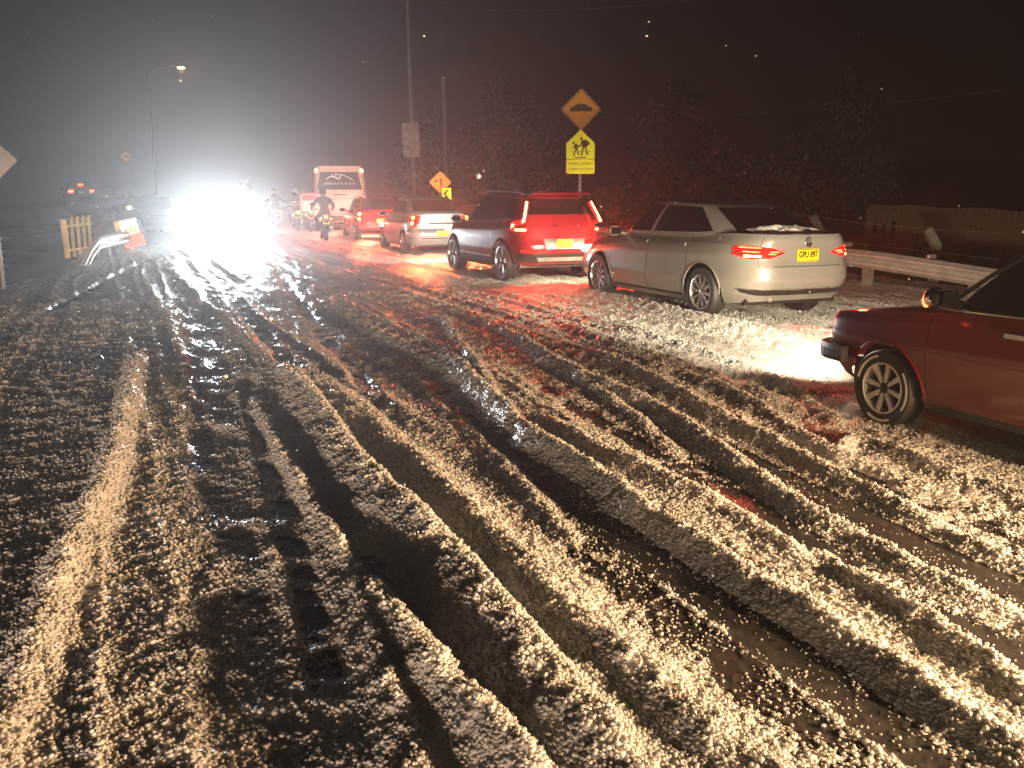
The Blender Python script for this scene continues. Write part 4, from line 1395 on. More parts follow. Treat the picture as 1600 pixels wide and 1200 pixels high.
# ------------------------------------------------------------------ bus
def make_bus():
    root = empty('bus', (0, 0, 0), 0, 'white bus with lettered rear window and two round red lamps at the top', 'bus', 'vehicles queued on the snowy road')
    tub = Tub([(0, 3.9), (1, 3.8)], [(0, -3.85), (0.25, -3.95), (0.5, -3.95), (1, -3.86)], [(0, 1.06), (0.3, 1.12), (0.7, 1.10), (0.93, 1.05), (1, 0.96)],
              [(-4, 2.66), (4, 2.66)], [(-4, 0.42), (4, 0.42)], n=12, taper=(0.02, 0.01), N=260, S=30)
    V = [Vector((tub.X[i, j], tub.Y[i, j], tub.Z[i, j])) for i in range(30) for j in range(260)]
    qs = [(i * 260 + j, i * 260 + (j + 1) % 260, (i + 1) * 260 + (j + 1) % 260, (i + 1) * 260 + j) for i in range(29) for j in range(260)]
    for k in range(7):
        t = 1 - k / 6
        V += [Vector((tub.X[-1, j] * t, tub.Y[-1, j] * t, 2.66 + 0.10 * (1 - t * t))) for j in range(260)]
    for k in range(6):
        a = 30 * 260 + k * 260
        qs += [(a + j, a + (j + 1) % 260, a + 260 + (j + 1) % 260, a + 260 + j) for j in range(260)]
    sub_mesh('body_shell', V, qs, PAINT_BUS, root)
    win = tub.patch('rear_window', [(-0.78, 2.42), (0.78, 2.42)], [(-0.90, 1.72), (0.90, 1.72)], M['bus_glass'], root, 0.012, 0.02, 20, 4)
    x0 = tub.pt(0, 2.0).x - 0.016
    text_mesh('window_lettering', 'SEINACA S.A.S', 0.19, M['letter_white'], win, (x0, 0, 1.93), (R(90), 0, R(-90)), 0.002, fit=1.22)
    em = MB()
    arc = [(x0, 0.55 - 1.1 * i / 14, 2.06 + 0.27 * math.sin(math.pi * (0.12 + 0.83 * i / 14))) for i in range(15)]
    em.tube(arc[5:], 0.016, 5)
    for pl in ([(0.52, 2.12), (0.38, 2.24), (0.2, 2.22), (0.08, 2.16)], [(0.30, 2.34), (0.24, 2.24)], [(0.16, 2.36), (0.12, 2.25)], [(0.1, 2.22), (0.02, 2.12), (-0.06, 2.2)], [(0.0, 2.24), (-0.10, 2.28)]):
        em.tube([(x0, y, z) for y, z in pl], 0.022, 5)
    tag(em.build('window_emblem', M['letter_white'], win), kind='stuff')
    for sd in (1, -1):
        p = tub.pt(sd * 0.96, 2.47, 0.01)
        MB().lathe([(0, -0.03), (0.06, -0.025), (0.075, 0.0), (0, 0.02)], 14, 'x', tuple(p)).build('marker_lamp', M['tail_hot'], root, True)
        tub.strip('corner_seam', [(sd * 1.02, 2.5), (sd * 1.05, 0.6)], 0.03, M['black'], root, 0.004, 0.01, vertical=True)
        tub.patch('tail_light', [(sd * 0.82, 1.0), (sd * 1.02, 1.0)], [(sd * 0.82, 0.72), (sd * 1.02, 0.72)], M['tail'], root, 0.012, 0.02, 6, 3)
        for k in range(5):
            q = tub.qx(-2.9 + k * 1.25, sd)
            tub.patch('side_window', [(q - 0.52, 2.35), (q + 0.52, 2.35)], [(q - 0.52, 1.6), (q + 0.52, 1.6)], M['bus_glass'], root, 0.008, 0.015, 6, 2)
        for w in (2.4, -2.2):
            make_wheel('wheel', root, w, sd * 1.0, 0.42, 0.26, RIM_PLAIN, sd)
    tub.strip('vent_slot', [(-0.28, 1.52), (0.28, 1.52)], 0.04, M['black'], root, 0.004, 0.01)
    tub.strip('body_line', [(-1.0, 1.36), (1.0, 1.36)], 0.02, M['black'], root, 0.004, 0.01)
    tub.patch('rear_bumper', [(-1.08, 0.68), (1.08, 0.68)], [(-1.08, 0.45), (1.08, 0.45)], M['plastic'], root, 0.05, 0.07, 26, 3)
    tub.patch('windscreen', [(tub.F - 0.95, 2.4), (tub.F + 0.95, 2.4)], [(tub.F - 1.0, 1.3), (tub.F + 1.0, 1.3)], M['bus_glass'], root, 0.01, 0.02, 16, 4)
    return root, tub
M['bus_glass'] = P('bus_glass', (0.03, 0.03, 0.035), 0.15, spec=0.5)
bus, btub = make_bus()
_b = at_depth(533, 358, 38.5)
BUS_H = R(90) + R(11.5)
park(bus, _b.x + 3.95 * math.cos(BUS_H), _b.y + 3.95 * math.sin(BUS_H), BUS_H)
tail_glow(bus, -4.12, 0.92, 0.9, 200, (1.0, 0.10, 0.06))

# ------------------------------------------------------------------ oncoming car with its headlamps full on
ONC = dict(SEDAN); ONC.update(paint=PAINT_DARK, N=220, S=36, rim=RIM_PLAIN, handle_mat=PAINT_DARK)
onc, tub = build_car('saloon_car', 'oncoming dark saloon car with blinding white headlamps', 'car', ONC)
for sd in (1, -1):
    MB().lathe([(0, 0.035), (0.06, 0.03), (0.10, 0.0), (0.10, -0.05), (0, -0.05)], 20, 'x', (2.20, sd * 0.62, 0.70)).build('headlight', M['head_on'], onc, True)
tub.patch('grille', [(tub.F - 0.40, 0.66), (tub.F + 0.40, 0.66)], [(tub.F - 0.36, 0.50), (tub.F + 0.36, 0.50)], M['plastic'], onc, 0.006, 0.02, 12, 2)
_p = at_depth(352, 345, 31.0)
onc_a = math.atan2(-_p.y, -_p.x)
ONC_H = onc_a - R(2.5)
park(onc, _p.x - math.cos(ONC_H) * 2.2, _p.y - math.sin(ONC_H) * 2.2, ONC_H)
HB = (0.90, 0.96, 1.0)
for sd in (1, -1):
    lamp('high_beam', 'SPOT', onc, (2.27, sd * 0.62, 0.70), (1, 0.0, 0.01), 3000, HB, 0.09, 46, 1.0)
    lamp('low_beam', 'SPOT', onc, (2.27, sd * 0.62, 0.70), (1, -0.10, -0.10), 1900, HB, 0.09, 64, 1.0)

# dark cars waiting beyond the left edge
def dark_car(label, px, py, Y, heading, lamps, spec=SEDAN, zoff=None):
    d = dict(spec); d.update(paint=PAINT_DARK, N=140, S=24, rim=RIM_PLAIN, handle_mat=PAINT_DARK)
    c, t = build_car('parked_car', label, 'car', d, 'dark cars beyond the left edge of the road')
    p = at_depth(px, py, Y)
    gz = ground_z(p.x, p.y)
    park(c, p.x, p.y, heading, gz if zoff is None else gz + zoff)
    if lamps == 'rear':
        for sd in (1, -1):
            t.patch('tail_light', [(sd * 0.5, 0.95), (sd * 0.85, 0.95)], [(sd * 0.5, 0.80), (sd * 0.85, 0.80)], M['tail'], c, 0.012, 0.02, 8, 3)
        MB().box((-1.55, 0, 1.30), (0.05, 0.3, 0.04), (0, 0.5, 0)).build('brake_light', M['tail'], c)
    else:
        for sd in (1, -1):
            MB().lathe([(0, 0.03), (0.05, 0.025), (0.08, 0.0), (0, -0.02)], 14, 'x', (2.22, sd * 0.62, 0.70)).build('headlight', M['head_on'] if lamps == 'on' else M['head_off'], c, True)
    licence_plate(c, t.pt(0, 0.8).x - 0.012, 0.8, None)
    return c
dark_car('dark car with three red brake lights glowing up the left bank', 123, 292, 62, HEAD + R(6), 'rear', SEDAN, 0.9)
dark_car('dark unlit car parked side on beyond the yellow railing', 175, 318, 42, HEAD + R(150), 'off', SEDAN, 0.3)
dark_car('dark hatchback facing the camera left of the headlamp glare', 236, 336, 36, HEAD + R(192), 'off', HATCH)

# ------------------------------------------------------------------ motorcycles and riders
M['jacket'] = P('wet_jacket', (0.035, 0.035, 0.042), 0.55, var=0.3, bump=0.3, bscale=30)
M['helmet'] = P('black_helmet', (0.02, 0.02, 0.024), 0.15, coat=0.6)
M['helmet_pale'] = P('pale_helmet', (0.55, 0.52, 0.35), 0.2, coat=0.5)
M['visor'] = P('visor', (0.02, 0.02, 0.02), 0.05)
M['reflect'] = P('reflective_tape', (0.85, 0.85, 0.82), 0.3, 0.6)
M['box_pink'] = P('insulated_box', (0.75, 0.62, 0.58), 0.5, var=0.15)
M['box_red'] = P('red_print', (0.62, 0.04, 0.03), 0.5, var=0.2)

def make_motorcycle(label, crate=False, lamp_mat='tail'):
    b = empty('motorcycle', (0, 0, 0), 0, label, 'motorcycle', 'motorcycles threading past the queue')
    for x in (0.66, -0.62):
        e = bpy.data.objects.new('wheel', None); link(e, b); e.location = (x, 0, 0.31)
        MB().lathe([(0.23, -0.04), (0.29, -0.05), (0.31, -0.02), (0.31, 0.02), (0.29, 0.05), (0.23, 0.04)], 24, 'y', closed=True).build('tyre', M['rubber'], e, True)
        s = MB()
        for k in range(6):
            a = math.pi * k / 3
            s.tube([(0.04 * math.cos(a), 0, 0.04 * math.sin(a)), (0.235 * math.cos(a), 0, 0.235 * math.sin(a))], 0.014, 5)
        s.lathe([(0, -0.05), (0.05, -0.05), (0.05, 0.05), (0, 0.05)], 12, 'y')
        s.build('spokes', M['dark_alloy'], e)
    MB().tube([(0.66, 0.07, 0.31), (0.50, 0.07, 0.72), (0.42, 0.06, 0.98)], 0.025, 6).tube([(0.66, -0.07, 0.31), (0.50, -0.07, 0.72), (0.42, -0.06, 0.98)], 0.025, 6).build('fork', M['galv'], b, True)
    MB().box((0.14, 0, 0.80), (0.46, 0.25, 0.22), (0, R(-8), 0), 0.06).build('fuel_tank', M['helmet'], b, True)
    MB().box((0.05, 0, 0.48), (0.42, 0.26, 0.34), None, 0.05).tube([(-0.62, 0.12, 0.31), (0.0, 0.10, 0.42)], 0.025, 6).tube([(-0.62, -0.12, 0.31), (0.0, -0.10, 0.42)], 0.025, 6).build('engine', M['dark_alloy'], b, True)
    MB().box((-0.38, 0, 0.80), (0.66, 0.24, 0.10), (0, R(5), 0), 0.04).build('seat', M['plastic'], b, True)
    MB().box((-0.68, 0, 0.79), (0.22, 0.20, 0.13), (0, R(14), 0), 0.04).build('tail_fairing', M['helmet'], b, True)
    MB().sphere((-0.80, 0, 0.80), 0.075, 12, 8, (0.5, 1.1, 0.75)).build('tail_light', M[lamp_mat], b, True)
    MB().box((-0.83, 0, 0.56), (0.04, 0.16, 0.30), (0, R(-18), 0), 0.01).build('mudguard', M['plastic'], b)
    licence_plate(b, -0.86, 0.62, None, 0, 0.20, 0.11)
    MB().tube([(0.05, -0.15, 0.35), (-0.35, -0.17, 0.36), (-0.75, -0.17, 0.46)], [0.03, 0.05, 0.055], 8).build('exhaust_pipe', M['galv'], b, True)
    MB().tube([(0.32, 0.36, 1.00), (0.40, 0.2, 1.04), (0.42, 0, 1.0), (0.40, -0.2, 1.04), (0.32, -0.36, 1.00)], 0.016, 6).build('handlebar', M['plastic'], b, True)
    for sd in (1, -1):
        MB().tube([(0.40, sd * 0.24, 1.04), (0.38, sd * 0.34, 1.20)], 0.008, 5).box((0.36, sd * 0.36, 1.23), (0.03, 0.13, 0.08), None, 0.012).build('mirror', M['plastic'], b, True)
        MB().sphere((-0.74, sd * 0.17, 0.74), 0.03, 8, 6).build('indicator_light', M['amber'], b, True)
    MB().sphere((0.55, 0, 0.90), 0.09, 12, 8, (0.6, 1, 1)).build('headlight', M['head_warm'], b, True)
    tail_lamp = lamp('tail_lamp_light', 'SPOT', b, (-0.88, 0, 0.80), (-1, 0, -0.12), 70, (1.0, 0.08, 0.04), 0.05, 150, 0.6)
    return b

def make_rider(label, helmet='helmet', stripes=False, lean=0.0):
    root = empty('person', (0, 0, 0), 0, label, 'person', 'motorcycle riders')
    J = {'pelvis': (-0.30, 0, 0.93), 'waist': (-0.27, 0, 1.08), 'chest': (-0.17, 0, 1.28), 'neck': (-0.10, 0, 1.46), 'head': (-0.06, 0, 1.62)}
    R_ = {'pelvis': (0.17, 0.15), 'waist': (0.15, 0.14), 'chest': (0.19, 0.15), 'neck': (0.07, 0.07), 'head': (0.09, 0.10)}
    E = [('pelvis', 'waist'), ('waist', 'chest'), ('chest', 'neck'), ('neck', 'head')]
    for s, sd in (('l', 1), ('r', -1)):
        J.update({'sh' + s: (-0.12, sd * 0.19, 1.38), 'el' + s: (0.0, sd * 0.37, 1.16), 'wr' + s: (0.25, sd * 0.36, 1.06), 'ha' + s: (0.33, sd * 0.35, 1.04),
                  'hi' + s: (-0.26, sd * 0.11, 0.90), 'kn' + s: (0.20, sd * 0.22, 0.76), 'an' + s: (0.02, sd * 0.20, 0.36), 'to' + s: (0.20, sd * 0.21, 0.31)})
        R_.update({'sh' + s: (0.085, 0.085), 'el' + s: (0.06, 0.06), 'wr' + s: (0.042, 0.042), 'ha' + s: (0.045, 0.035), 'hi' + s: (0.115, 0.11), 'kn' + s: (0.075, 0.075), 'an' + s: (0.055, 0.055), 'to' + s: (0.045, 0.04)})
        E += [('chest', 'sh' + s), ('sh' + s, 'el' + s), ('el' + s, 'wr' + s), ('wr' + s, 'ha' + s), ('pelvis', 'hi' + s), ('hi' + s, 'kn' + s), ('kn' + s, 'an' + s), ('an' + s, 'to' + s)]
    ks = list(J)
    me = bpy.data.meshes.new('body')
    me.from_pydata([J[k] for k in ks], [(ks.index(a), ks.index(b)) for a, b in E], [])
    o = bpy.data.objects.new('body', me)
    COL.objects.link(o)
    md = o.modifiers.new('skin', 'SKIN')
    for i, k in enumerate(ks):
        me.skin_vertices[0].data[i].radius = R_[k]
        me.skin_vertices[0].data[i].use_root = (k == 'pelvis')
    o.modifiers.new('sub', 'SUBSURF').levels = 2
    dg = bpy.context.evaluated_depsgraph_get()
    m2 = bpy.data.meshes.new_from_object(o.evaluated_get(dg))
    bpy.data.objects.remove(o, do_unlink=True)
    m2.materials.clear(); m2.materials.append(M['jacket'])
    m2.polygons.foreach_set('use_smooth', [True] * len(m2.polygons))
    link(bpy.data.objects.new('body', m2), root)
    h = MB().sphere((-0.05, 0, 1.64), 0.145, 18, 12, (1.08, 0.92, 1.0)).build('helmet', M[helmet], root, True)
    MB().sphere((-0.005, 0, 1.645), 0.125, 16, 8, (1.0, 0.88, 0.52)).build('visor', M['visor'], h, True)
    if stripes:
        for z, w in ((1.22, 0.205), (1.10, 0.185)):
            pts = [(-0.19 - 0.175 * math.cos(a) - (1.28 - z) * 0.35, (w + 0.02) * math.sin(a), z) for a in np.linspace(-1.25, 1.25, 13)]
            MB().tube(pts, 0.024, 6).build('reflective_stripe', M['reflect'], root)
    return root
def ride(bike, rider, px, py, heading, scale=1.0):
    park_by_wheel(bike, px, py, -0.62, 0.0, heading)
    if rider:
        rider.location = bike.location
        rider.rotation_euler = bike.rotation_euler
b1 = make_motorcycle('motorcycle with a round red tail light beside the bright red hatchback')
r1 = make_rider('rider in dark jacket and black helmet seen from behind, nearest to the hatchback')
ride(b1, r1, 510, 377, HEAD - R(5))
b2 = make_motorcycle('motorcycle with an amber lit tail left of the white box', lamp_mat='amber')
r2 = make_rider('rider in dark jacket with two white reflective stripes across the back', stripes=True)
ride(b2, r2, 466, 363, HEAD - R(3))
b3 = make_motorcycle('motorcycle with a small red tail light next to the headlamp glare')
r3 = make_rider('rider with pale yellowish helmet next to the headlamp glare', helmet='helmet_pale')
ride(b3, r3, 433, 358, HEAD - R(2))
b4 = make_motorcycle('delivery motorcycle carrying a tall white box')
ride(b4, None, 486, 364, HEAD - R(3))
bx = empty('delivery_box', b4.location, HEAD - R(3), 'tall white insulated box with red print carried on a motorcycle', 'box')
MB().box((-0.55, 0, 1.20), (0.55, 0.72, 0.70), None, 0.04).build('box_shell', M['box_pink'], bx, True)
MB().box((-0.828, 0, 1.40), (0.012, 0.62, 0.22), None, 0.003).build('printed_flap', M['box_red'], bx)
MB().box((-0.55, 0, 1.565), (0.58, 0.75, 0.05), None, 0.015).build('lid', M['box_red'], bx)
# ------------------------------------------------------------------ signs
def sheeting(name, col, rough=0.34, mixf=0.75):
    """reflective sheeting: bright when looked at from near the lamp that lights it"""
    m, nt, b = mat_new(name)
    b.inputs['Base Color'].default_value = (*col, 1)
    b.inputs['Metallic'].default_value = mixf
    b.inputs['Roughness'].default_value = rough
    tc = nt.nodes.new('ShaderNodeTexCoord')
    nz = nt.nodes.new('ShaderNodeTexNoise'); nz.inputs['Scale'].default_value = 7; nz.inputs['Detail'].default_value = 5
    nt.links.new(tc.outputs['Object'], nz.inputs['Vector'])
    hs = nt.nodes.new('ShaderNodeHueSaturation'); hs.inputs['Color'].default_value = (*col, 1)
    mr = nt.nodes.new('ShaderNodeMapRange'); mr.inputs[3].default_value, mr.inputs[4].default_value = 0.75, 1.15
    nt.links.new(nz.outputs['Fac'], mr.inputs[0]); nt.links.new(mr.outputs[0], hs.inputs['Value']); nt.links.new(hs.outputs[0], b.inputs['Base Color'])
    return m
M['sign_lime'] = sheeting('lime_yellow_sheeting', (0.86, 0.80, 0.02))
M['sign_amber'] = sheeting('amber_sheeting', (0.80, 0.34, 0.03), 0.5, 0.4)
M['sign_orange'] = sheeting('orange_sheeting', (0.95, 0.24, 0.03), 0.36)
M['sign_back'] = P('sign_back', (0.22, 0.20, 0.22), 0.5, 0.3, var=0.2)
def rounded(poly, r, k=4):
    out = []
    n = len(poly)
    for i in range(n):
        p, a, b = Vector(poly[i]), Vector(poly[i - 1]), Vector(poly[(i + 1) % n])
        u, w = (a - p).normalized(), (b - p).normalized()
        p0, p1 = p + u * r, p + w * r
        for j in range(k + 1):
            t = j / k
            out.append(tuple(p0.lerp(p, t).lerp(p.lerp(p1, t), t)))
    return out
def disc(cx, cz, r, n=14):
    return [(cx + r * math.cos(2 * math.pi * i / n), cz + r * math.sin(2 * math.pi * i / n)) for i in range(n)]
def thick_line(mb, pts, w, y0, y1):
    for (ax, az), (bx_, bz) in zip(pts, pts[1:]):
        d = Vector((bx_ - ax, bz - az)).normalized()
        s = Vector((-d.y, d.x)) * (w / 2)
        e = d * (w * 0.25)
        mb.prism([(ax - e.x + s.x, az - e.y + s.y), (ax - e.x - s.x, az - e.y - s.y), (bx_ + e.x - s.x, bz + e.y - s.y), (bx_ + e.x + s.x, bz + e.y + s.y)], y0, y1)
def face_to(x, y, bias=0.0):
    return math.atan2(-y, -x) + R(90) + bias        # local -y looks back down the road
def plate_board(name, poly, mat, parent, c, border=None, y=0.0):
    """a sheet-metal board in local x-z with a dark rim line and a back"""
    o = MB().prism([(x, z) for x, z in poly], y - 0.004, y).build(name, mat, parent)
    o.location = c
    MB().prism([(x * 1.0, z * 1.0) for x, z in poly], y + 0.0005, y + 0.006).build('board_back', M['sign_back'], o)
    if border:
        n = len(poly)
        def ins(p, k): return (p[0] * k, p[1] * k)
        vs, fs = [], []
        for k in (border, border - 0.045):
            for yy in (y - 0.0062, y - 0.0042):
                vs += [(x * k, yy, z * k) for x, z in poly]
        for i in range(n):
            j = (i + 1) % n
            fs += [(i, j, 2 * n + j, 2 * n + i), (n + i, 3 * n + i, 3 * n + j, n + j), (i, n + i, n + j, j), (2 * n + i, 2 * n + j, 3 * n + j, 3 * n + i)]
        mb = MB(); mb.add(vs, fs); mb.build('board_border', M['black'], o)
    return o
def bump_symbol(parent, s, y=-0.008):
    w = 0.27 * s
    top = [(-w, 0.0), (-w, 0.055 * s), (-w * 0.62, 0.06 * s)] + [(w * 0.62 * math.cos(a), 0.06 * s + 0.075 * s * math.sin(a)) for a in np.linspace(math.pi, 0, 11)] + [(w * 0.62, 0.06 * s), (w, 0.055 * s), (w, 0.0), (w, -0.045 * s), (-w, -0.045 * s)]
    return MB().prism(top, y, y + 0.0035).build('hump_symbol', M['black'], parent)
def sign_post(root, h, r=0.03, mat='white'):
    return MB().tube([(0, 0.04, -0.3), (0, 0.04, h)], r, 10).build('post', M[mat], root, True)

# school crossing sign with a hump warning above
Y = 25.0
c = at_depth(908, 171, Y)
sg = empty('road_sign', (c.x, c.y, ground_z(c.x, c.y)), face_to(c.x, c.y), 'amber diamond hump sign above a lime school crossing plate on a white post', 'road sign')
z0 = sg.location.z
sign_post(sg, at_depth(908, 145, Y).z - z0, 0.045)
hd = 30.5 / 1450 * Y
D1 = rounded([(0, hd), (hd, 0), (0, -hd * 1.02), (-hd, 0)], 0.06)
dm = plate_board('diamond_board', D1, M['sign_amber'], sg, (0, -0.02, c.z - z0), 0.95)
bump_symbol(dm, hd * 2)
for x, z in ((0, 0.36), (0.35, 0.03), (-0.35, 0.03), (0, -0.36)):
    MB().lathe([(0, -0.012), (0.012, -0.010), (0.014, -0.004), (0, -0.004)], 8, 'y', (x, 0, z)).build('bolt', M['galv'], dm)
hw = 21.5 / 1450 * Y
zt, zs, zb_, ze = (at_depth(908, v, Y).z - z0 for v in (202.5, 224, 248.5, 271.5))
zc = (zt + zb_) / 2
pent = rounded([(0, zt - zc), (hw, zs - zc), (hw, zb_ - zc), (-hw, zb_ - zc), (-hw, zs - zc)], 0.025)
pb = plate_board('school_board', pent, M['sign_lime'], sg, (0, -0.02, zc))
zq = (zb_ + ze) / 2
hb = (zb_ - ze) / 2 - 0.006
tb = plate_board('times_board', rounded([(-hw, hb), (hw, hb), (hw, -hb), (-hw, -hb)], 0.045), M['sign_lime'], sg, (0, -0.02, zq - 0.006))
sy = MB()
U = hw / 0.36
def pc(px, py): return ((px - 450) / 690 * 2 * hw, -(py - 405) / 16 / 1450 * Y)
sy.prism(disc(*pc(465, 272), 0.034 * U), -0.008, -0.0045)
sy.prism(disc(*pc(283, 366), 0.029 * U), -0.008, -0.0045)
for pl, w in (([(520, 330), (545, 450)], 105), ([(475, 345), (465, 420), (390, 470)], 30), ([(575, 330), (640, 385), (600, 420)], 62), ([(530, 460), (490, 560), (482, 665)], 36), ([(565, 460), (590, 570), (628, 645)], 36),
              ([(330, 415), (350, 530)], 66), ([(310, 420), (290, 475), (255, 497)], 26), ([(360, 430), (430, 440)], 26), ([(335, 530), (300, 600), (290, 670)], 30), ([(370, 530), (380, 600), (425, 635)], 30),
              ([(310, 722), (590, 714)], 22), ([(222, 585), (262, 582)], 14), ([(415, 575), (438, 572)], 14), ([(520, 572), (542, 572)], 12), ([(630, 568), (668, 566)], 14)):
    thick_line(sy, [pc(*q) for q in pl], w / 690 * 2 * hw, -0.008, -0.0045)
tag(sy.build('walking_children_symbol', M['black'], pb), kind='stuff')
text_mesh('times_lettering', '5:00AM A 8:00AM', 0.085, M['black'], tb, (0, -0.0055, hb * 0.40), (R(90), 0, 0), 0.001, fit=hw * 1.75)
text_mesh('times_lettering', '12:00PM A 5:00PM', 0.085, M['black'], tb, (0, -0.0055, -hb * 0.38), (R(90), 0, 0), 0.001, fit=hw * 1.75)

# flagman sign
Y = 38.0
c = at_depth(688, 285, Y)
fs_ = empty('road_sign', (c.x, c.y, ground_z(c.x, c.y)), face_to(c.x, c.y), 'orange diamond sign with a flagman figure', 'road sign')
z0 = fs_.location.z
sign_post(fs_, at_depth(688, 275, Y).z - z0, 0.04)
hd = 17.0 / 1450 * Y
fb = plate_board('diamond_board', rounded([(0, hd), (hd, 0), (0, -hd), (-hd, 0)], 0.05), M['sign_orange'], fs_, (0, -0.02, c.z - z0))
fm = MB().prism(disc(0.03, 0.155, 0.036), -0.008, -0.0045)
for pl, w in (([(-0.19, 0.085), (0.15, 0.085)], 0.028), ([(0.03, 0.09), (0.03, -0.06)], 0.06), ([(0.02, -0.05), (0.01, -0.19)], 0.03), ([(0.045, -0.05), (0.08, -0.19)], 0.03)):
    thick_line(fm, pl, w, -0.008, -0.0045)
fm.prism([(-0.22, 0.095), (-0.13, 0.095), (-0.13, 0.01), (-0.22, 0.01)], -0.008, -0.0045)
tag(fm.build('flagman_symbol', M['black'], fb), kind='stuff')
Y = 37.0
c = at_depth(698, 303, Y)
ch = empty('chevron_sign', (c.x, c.y, ground_z(c.x, c.y)), face_to(c.x, c.y), 'small lime chevron board pointing left below the flagman diamond', 'road sign')
z0 = ch.location.z
sign_post(ch, c.z - z0 + 0.1, 0.03)
w_, h_ = 7.0 / 1450 * Y, 8.7 / 1450 * Y
cb = plate_board('chevron_board', rounded([(-w_, h_), (w_, h_), (w_, -h_), (-w_, -h_)], 0.03), M['sign_lime'], ch, (0, -0.02, c.z - z0))
MB().prism([(w_ * 0.55, h_ * 0.78), (w_ * 0.05, h_ * 0.78), (-w_ * 0.75, 0), (w_ * 0.0, -h_ * 0.80), (w_ * 0.5, -h_ * 0.80), (-w_ * 0.2, 0)], -0.008, -0.0045).build('chevron_symbol', M['black'], cb)
# hump sign far off on the left
Y = 56.0
c = at_depth(197, 245, Y)
fh = empty('road_sign', (c.x, c.y, ground_z(c.x, c.y)), face_to(c.x, c.y), 'small distant amber hump sign above the left bank', 'road sign')
z0 = fh.location.z
sign_post(fh, c.z - z0, 0.045, 'galv')
hd = 8.6 / 1450 * Y
fd = plate_board('diamond_board', rounded([(0, hd), (hd, 0), (0, -hd), (-hd, 0)], 0.04), M['sign_amber'], fh, (0, -0.02, c.z - z0))
bump_symbol(fd, hd * 2)
# back of a diamond sign at the left edge
Y = 15.5
c = at_depth(-16, 250, Y)
bs = empty('road_sign', (c.x, c.y, ground_z(c.x, c.y)), face_to(c.x, c.y, R(168)), 'blank grey back of a diamond sign at the left edge', 'road sign')
z0 = bs.location.z
sign_post(bs, c.z - z0 + 0.2, 0.03, 'sign_back')
hd = 38 / 1450 * Y
plate_board('diamond_board', rounded([(0, hd), (hd, 0), (0, -hd), (-hd, 0)], 0.05), M['sign_amber'], bs, (0, -0.02, c.z - z0))
# pale chevron board behind the glare
Y = 58.0
c = at_depth(384, 288, Y)
pc_ = empty('chevron_sign', (c.x, c.y, ground_z(c.x, c.y)), face_to(c.x, c.y), 'dark chevron board with white arrow above the headlamp glare', 'road sign')
z0 = pc_.location.z
sign_post(pc_, c.z - z0, 0.04, 'galv')
w_ = 0.35
cb = plate_board('chevron_board', rounded([(-w_, w_), (w_, w_), (w_, -w_), (-w_, -w_)], 0.03), M['black'], pc_, (0, -0.02, c.z - z0))
MB().prism([(w_ * 0.55, w_ * 0.78), (0.0, w_ * 0.78), (-w_ * 0.75, 0), (0, -w_ * 0.8), (w_ * 0.55, -w_ * 0.8), (-w_ * 0.2, 0)], -0.008, -0.0045).build('chevron_symbol', M['white'], cb)
# ------------------------------------------------------------------ guardrails
WP = [(0.0, -0.155), (0.012, -0.150), (0.03, -0.120), (0.075, -0.095), (0.075, -0.055), (0.03, -0.028), (0.015, 0.0), (0.03, 0.028), (0.075, 0.055), (0.075, 0.095), (0.03, 0.120), (0.012, 0.150), (0.0, 0.155)]
def w_beam(name, pts, side, mat, parent):
    """corrugated beam along pts (x, y, z of its middle); side +1 swells to the left of travel"""
    vs, fs = [], []
    pts = [Vector(p) for p in pts]
    m = len(WP)
    for i, p in enumerate(pts):
        t = (pts[min(i + 1, len(pts) - 1)] - pts[max(i - 1, 0)]).normalized()
        h = Vector((0, 0, 1)).cross(t).normalized() * side
        upv = t.cross(Vector((0, 0, 1)).cross(t).normalized()).normalized()
        for o in (0.0, -0.004):
            for a, b in WP:
                vs.append(p + h * (a + o) + upv * b)
    for i in range(len(pts) - 1):
        A, B = i * 2 * m, (i + 1) * 2 * m
        for k in range(m - 1):
            fs.append((A + k, A + k + 1, B + k + 1, B + k))
            fs.append((A + m + k, B + m + k, B + m + k + 1, A + m + k + 1))
        fs.append((A, B, B + m, A + m)); fs.append((A + m - 1, A + 2 * m - 1, B + 2 * m - 1, B + m - 1))
    mb = MB(); mb.add(vs, fs)
    return mb.build(name, mat, parent, True)
M['rail'] = P('weathered_zinc', (0.58, 0.57, 0.54), 0.45, 0.15, var=0.2, bump=0.05, bscale=40)
gr = empty('guardrail', (*road_xy(4.95, 2.5), 0), 0, 'galvanised corrugated guardrail running behind the silver grey saloon on the right verge', 'guardrail')
gl = gr.location
def rel(u, v, z): 
    x, y = road_xy(u, v)
    return Vector((x, y, z)) - gl
w_beam('beam', [rel(5.12, -4.0, 0.12), rel(5.10, -1.2, 0.30), rel(5.02, 0.9, 0.42), rel(4.95, 2.0, 0.48), rel(4.92, 4.0, 0.52), rel(4.92, 9.0, 0.54), rel(4.92, 16.0, 0.55), rel(4.92, 30.0, 0.55)], 1, M['rail'], gr)
for v in (-2.6, 0.2, 2.35, 6.2, 10.0, 13.8, 17.6, 21.4, 25.2):
    u = 5.04 if v > 1 else 5.16
    p = rel(u, v, 0)
    po = MB().box((0, 0, 0), (0.14, 0.14, 0.95), (0, 0, ROAD_A), 0.006).build('post', M['concrete'], gr)
    po.location = (p.x, p.y, 0.10 if v > 1 else -0.10)
for u, v, w, z in ((5.10, 3.05, 0.34, 0.70), (5.22, 1.15, 0.16, 0.60)):
    p = rel(u, v, z)
    q = MB().box((0, 0, 0), (w, 0.05, 0.075), (0, 0, ROAD_A), 0.006).build('reflector_plate', M['reflect'], gr)
    q.location = p
